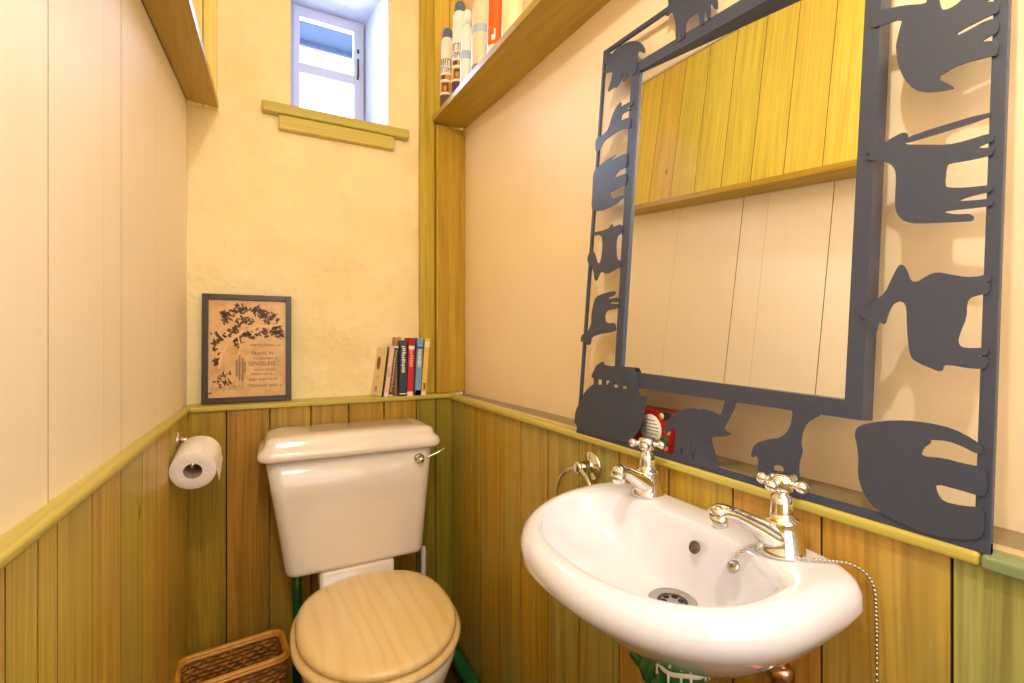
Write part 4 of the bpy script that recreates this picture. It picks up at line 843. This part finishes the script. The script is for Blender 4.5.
# plug chain: stay on the back of the bowl, round the near tap, over the end of the rim and down
m = MB(); m.lathe([(.0085, 0), (.0085, .0015), (.007, .003), (.003, .0035)], (.4915, .375, .8515), (-.8, .2, .7), 20); m.tube([(.489, .3755, .853), (.486, .377, .857), (.488, .374, .859)], .0016, 8)
stay = part(m, 'chain_stay', M['steel'], t)
path = [(.488, .3745, .858), (.497, .371, .8685), (.508, .363, .8755), (.516, .350, .8765), (.521, .333, .8765), (.531, .320, .8765), (.546, .308, .876), (.560, .298, .8757), (.571, .288, .874), (.579, .278, .867), (.5835, .2715, .852), (.5845, .270, .82), (.5845, .2695, .78), (.5845, .2695, .70), (.5845, .2695, .62), (.5845, .2695, .54)]
def resample(P, step):
    P = [Vector(p) for p in P]; out = [P[0]]; acc = 0
    fine = []
    for i in range(len(P) - 1):
        p0, p1, p2, p3 = P[max(i - 1, 0)], P[i], P[i + 1], P[min(i + 2, len(P) - 1)]
        for k in range(24):
            u = k / 24; fine.append(.5 * ((2 * p1) + (p2 - p0) * u + (2 * p0 - 5 * p1 + 4 * p2 - p3) * u * u + (3 * p1 - p0 - 3 * p2 + p3) * u ** 3))
    fine.append(P[-1])
    for a, b in zip(fine, fine[1:]):
        acc += (b - a).length
        if acc >= step: out.append(b); acc = 0
    return out
m = MB(); pts = resample(path, .0040)
for p in pts: m.ball(p, .0019, 8, 5)
m.tube(pts, .0006, 5)
part(m, 'plug_chain', M['steel'], t)
m = MB(); m.lathe([(.020, 0), (.021, .004), (.019, .012), (.004, .014), (.003, .02)], (.567, .2695, .52), n=24); part(m, 'plug', M['black'], t)

# pipes under the basin
t = tag(empty('basin_trap', (.478, .443, .60)), 'green painted waste trap with drips of white sealant under the basin', 'waste trap')
m = MB(); m.lathe([(.030, .60), (.036, .604), (.037, .66), (.036, .672), (.031, .676), (.0305, .690), (.034, .700), (.034, .7105)], (.478, .443, 0), n=28)
m.tube([(.478, .46, .668), (.484, .52, .668), (.51, .552, .668), (.586, .556, .668)], .019, 16)
m.lathe([(.026, 0), (.026, .022)], (.479, .472, .668), (.1, 1, 0), 8)
part(m, 'trap_body', M['green_paint'], t)
m = MB(); m.tube([(.478 + .0315 * math.cos(a), .443 + .0315 * math.sin(a), .7055 + .0015 * math.sin(5 * a)) for a in [2 * PI * k / 40 for k in range(40)]], .004, 8, closed=True)
for a, l in ((2.9, .012), (3.45, .020), (3.9, .006), (4.25, .015), (4.9, .008), (5.5, .018)): m.tube([(.478 + .0335 * math.cos(a), .443 + .0335 * math.sin(a), .705), (.478 + .0345 * math.cos(a), .443 + .0345 * math.sin(a), .705 - l * .6), (.478 + .034 * math.cos(a), .443 + .034 * math.sin(a), .705 - l)], [.0022, .0012, .0020], 8)
part(m, 'sealant', M['caulk'], t)
t = tag(empty('supply_pipe', (.535, .345, 0)), 'copper supply pipe with a compression nut under the near tap', 'pipe')
m = MB(); m.tube([(.535, .345, 0), (.535, .345, .3), (.535, .345, .742)], .0085, 16); part(m, 'copper_tube', M['copper'], t)
m = MB(); m.lathe([(.0125, .690), (.015, .693), (.015, .712), (.0125, .715), (.0105, .7155), (.0105, .722), (.0145, .7225), (.0145, .738), (.011, .741)], (.535, .345, 0), n=6); part(m, 'compression_nut', M['brass'], t)

# ------------------------------------------------------------------ mirror in a sheet-metal frame of animals
lean = Vector((.0847, 0, .9964)).normalized(); nrm = Vector((-lean.z, 0, lean.x)); ex = Vector((0, -1, 0))
mw = Matrix(((ex.x, lean.x, nrm.x, .5815), (ex.y, lean.y, nrm.y, .5), (ex.z, lean.z, nrm.z, RZ - .0022), (0, 0, 0, 1)))
mt = tag(empty('animal_mirror', mw=mw), 'mirror in a dark metal frame of cut-out animals, leaning on the right ledge', 'mirror')
def quad_bar(m, a, b, c, d, z0, z1): m.poly([a, b, c, d], z0, z1)
# outer rods (x: towards the camera, y: up the mirror)
OL0, OL1, OR0, OR1 = (-.322, .002), (-.320, .830), (.321, .002), (.319, .757)
m = MB()
w = .0065
m.poly([(-.3235, 0), (-.3165, 0), (-.3145, .828), (-.3215, .833)], -.006, 0)
m.poly([(.310, 0), (.3215, 0), (.3215, .760), (.310, .762)], -.006, 0)
m.poly([(-.3235, 0), (.3215, 0), (.3215, .011), (-.3235, .009)], -.006, .0003)
m.poly([(-.3215, .824), (.3215, .750), (.3215, .760), (-.3215, .833)], -.006, .0003)
fr = loc(m, 'outer_frame', M['iron'], mt, .0008)
iTL, iBL, iBR, iTR = (-.198, .724), (-.1945, .140), (.195, .127), (.197, .672)
oTL, oBL, oBR, oTR = (-.222, .747), (-.2125, .112), (.2135, .106), (.2135, .698)
m = MB()
m.poly([oTL, oBL, iBL, iTL], -.022, .0008); m.poly([oBL, oBR, iBR, iBL], -.022, .0008); m.poly([oBR, oTR, iTR, iBR], -.022, .0008); m.poly([oTR, oTL, iTL, iTR], -.022, .0008)
loc(m, 'inner_frame', M['iron'], mt)
m = MB(); gl = lambda x: -.0125 - x * math.tan(math.radians(2.5)); g = .004      # the glass sits slightly turned in its frame
gp = [(iBL[0] - g, iBL[1] - g), (iTL[0] - g, iTL[1] + g), (iBR[0] + g, iBR[1] - g), (iTR[0] + g, iTR[1] + g)]
m.hexa([(x, y, gl(x) + d) for x, y in gp for d in (-.003, 0)], 1, .5)
loc(m, 'mirror_glass', M['mirror'], mt)
NAMES = {'dove': ('bird_cutout', 0), 'deer': ('antelope_cutout', 1), 'stick': ('antelope_horn', 0), 'goat': ('goat_cutout', 1), 'bear': ('bear_cutout', 1), 'calf_elephant': ('boar_cutout', 0), 'lamb': ('lion_cutout', 0), 'fox': ('fox_cutout', 0), 'hippo': ('hippo_cutout', 0), 'dog': ('deer_cutout', 0), 'cow': ('cow_cutout', 0), 'ark': ('ark_cutout', 0), 'elephant': ('elephant_cutout', 0), 'giraffe': ('giraffe_cutout', 1)}
for k, (nm, sm) in NAMES.items():
    spl = SIL[k]
    spl = [smooth_poly(spl[0], 1)] + spl[1:]
    outline(nm, spl, M['iron'], mt, .0012, .0028)

# festive box behind the mirror
t = empty('gift_box', (.622, .625, RZ)); t.rotation_euler = (0, 0, 0)
tag(t, 'small red festive box with a round white label on the ledge behind the mirror', 'box')
m = MB(); m.box((.608, .582, RZ + .0005), (.648, .700, RZ + .070)); bx = part(m, 'box_body', col('festive_red', 176, 24, 28, .35), t, .002)
m = MB(); m.lathe([(.026, 0), (.026, .0008)], (.608, .632, RZ + .036), (-1, 0, 0), 36); lb = put(m.build('round_label', col('label_white', 0, 0, 0)), bx)
m = MB()
for k, (z, w) in enumerate(((.052, .024), (.046, .032), (.040, .036), (.034, .036), (.028, .030))):
    y = .632 + w / 2; random.seed(k)
    while y > .632 - w / 2: s = random.uniform(.002, .005); m.box((.6066, y - s, RZ + z - .0012), (.6072, y, RZ + z + .0006)); y -= s + .0012
m.lathe([(.0035, 0), (.0035, .0004)], (.6071, .632, RZ + .017), (-1, 0, 0), 12)
put(m.build('label_print', col('label_grey', 130, 120, 130)), bx)
for y, z, r in ((.600, .018, .010), (.612, .007, .006), (.684, .012, .009)):
    m = MB(); m.lathe([(r, 0), (r, .0006)], (.608, y, RZ + z), (-1, 0, 0), 14); put(m.build('green_holly', col('holly_green', 30, 104, 50)), bx)
for y, z, r in ((.606, .062, .006), (.596, .008, .005), (.614, .016, .004), (.591, .036, .005), (.690, .060, .006)):
    m = MB(); m.lathe([(r, 0), (r, .0008)], (.608, y, RZ + z), (-1, 0, 0), 12); put(m.build('cream_bauble', col('bauble_cream', 228, 206, 140)), bx)
for lo, hi in (((.6074, .583, RZ + .0565), (.608, .612, RZ + .070)), ((.6074, .668, RZ + .03), (.608, .699, RZ + .070))):
    m = MB(); m.box(lo, hi); put(m.build('dark_patch', col('dark_pine', 40, 44, 36)), bx)

# ------------------------------------------------------------------ light
W = bpy.data.worlds.new('sky'); bpy.context.scene.world = W; W.use_nodes = True
bg = W.node_tree.nodes['Background']; bg.inputs[0].default_value = (.90, .95, 1, 1); bg.inputs[1].default_value = 4.0
def light(name, kind, loc_, energy, colr, **kw):
    l = bpy.data.lights.new(name, kind); l.energy = energy; l.color = colr
    for k, v in kw.items(): setattr(l, k, v)
    o = bpy.data.objects.new(name, l); C.objects.link(o); o.location = loc_; return o
def aim(o, p): o.rotation_euler = (Vector(p) - o.location).to_track_quat('-Z', 'Y').to_euler()
lamp = light('assumed_lamp', 'POINT', (-.02, .05, 1.98), 17.5, (1, .985, .955), shadow_soft_size=.02)  # assumed lamp out of view, placed to suit the shadows; no fixture modelled
rear_fill = light('added_rear_fill', 'AREA', (.2, -.50, 1.2), 8.5, (.90, .94, 1), shape='RECTANGLE', size=.7, size_y=1.7); aim(rear_fill, (.2, 1, 1.0))  # soft fill panel added behind the camera for assumed daylight; no doorway is built
dayl = light('window_daylight', 'AREA', (.2, FD + .10, 2.15), 13, (.52, .69, 1), shape='RECTANGLE', size=.24, size_y=.42); aim(dayl, (.2, 0, 1.7))

# ------------------------------------------------------------------ camera
cam = bpy.data.cameras.new('camera'); co = bpy.data.objects.new('camera', cam); C.objects.link(co)
cam.sensor_width = 36; cam.lens = 470 / 1024 * 36; cam.clip_start = .01
co.location = (0, 0, 1.12); co.rotation_euler = (PI / 2, 0, -math.atan(244 / 470))
sc = bpy.context.scene; sc.camera = co
sc.view_settings.view_transform = 'Standard'; sc.view_settings.look = 'None'; sc.view_settings.gamma = 1; sc.view_settings.use_curve_mapping = False
sc.view_settings.exposure = 0.08
sc.cycles.max_bounces = 10; sc.cycles.diffuse_bounces = 6; sc.cycles.sample_clamp_indirect = 6; sc.cycles.use_denoising = True
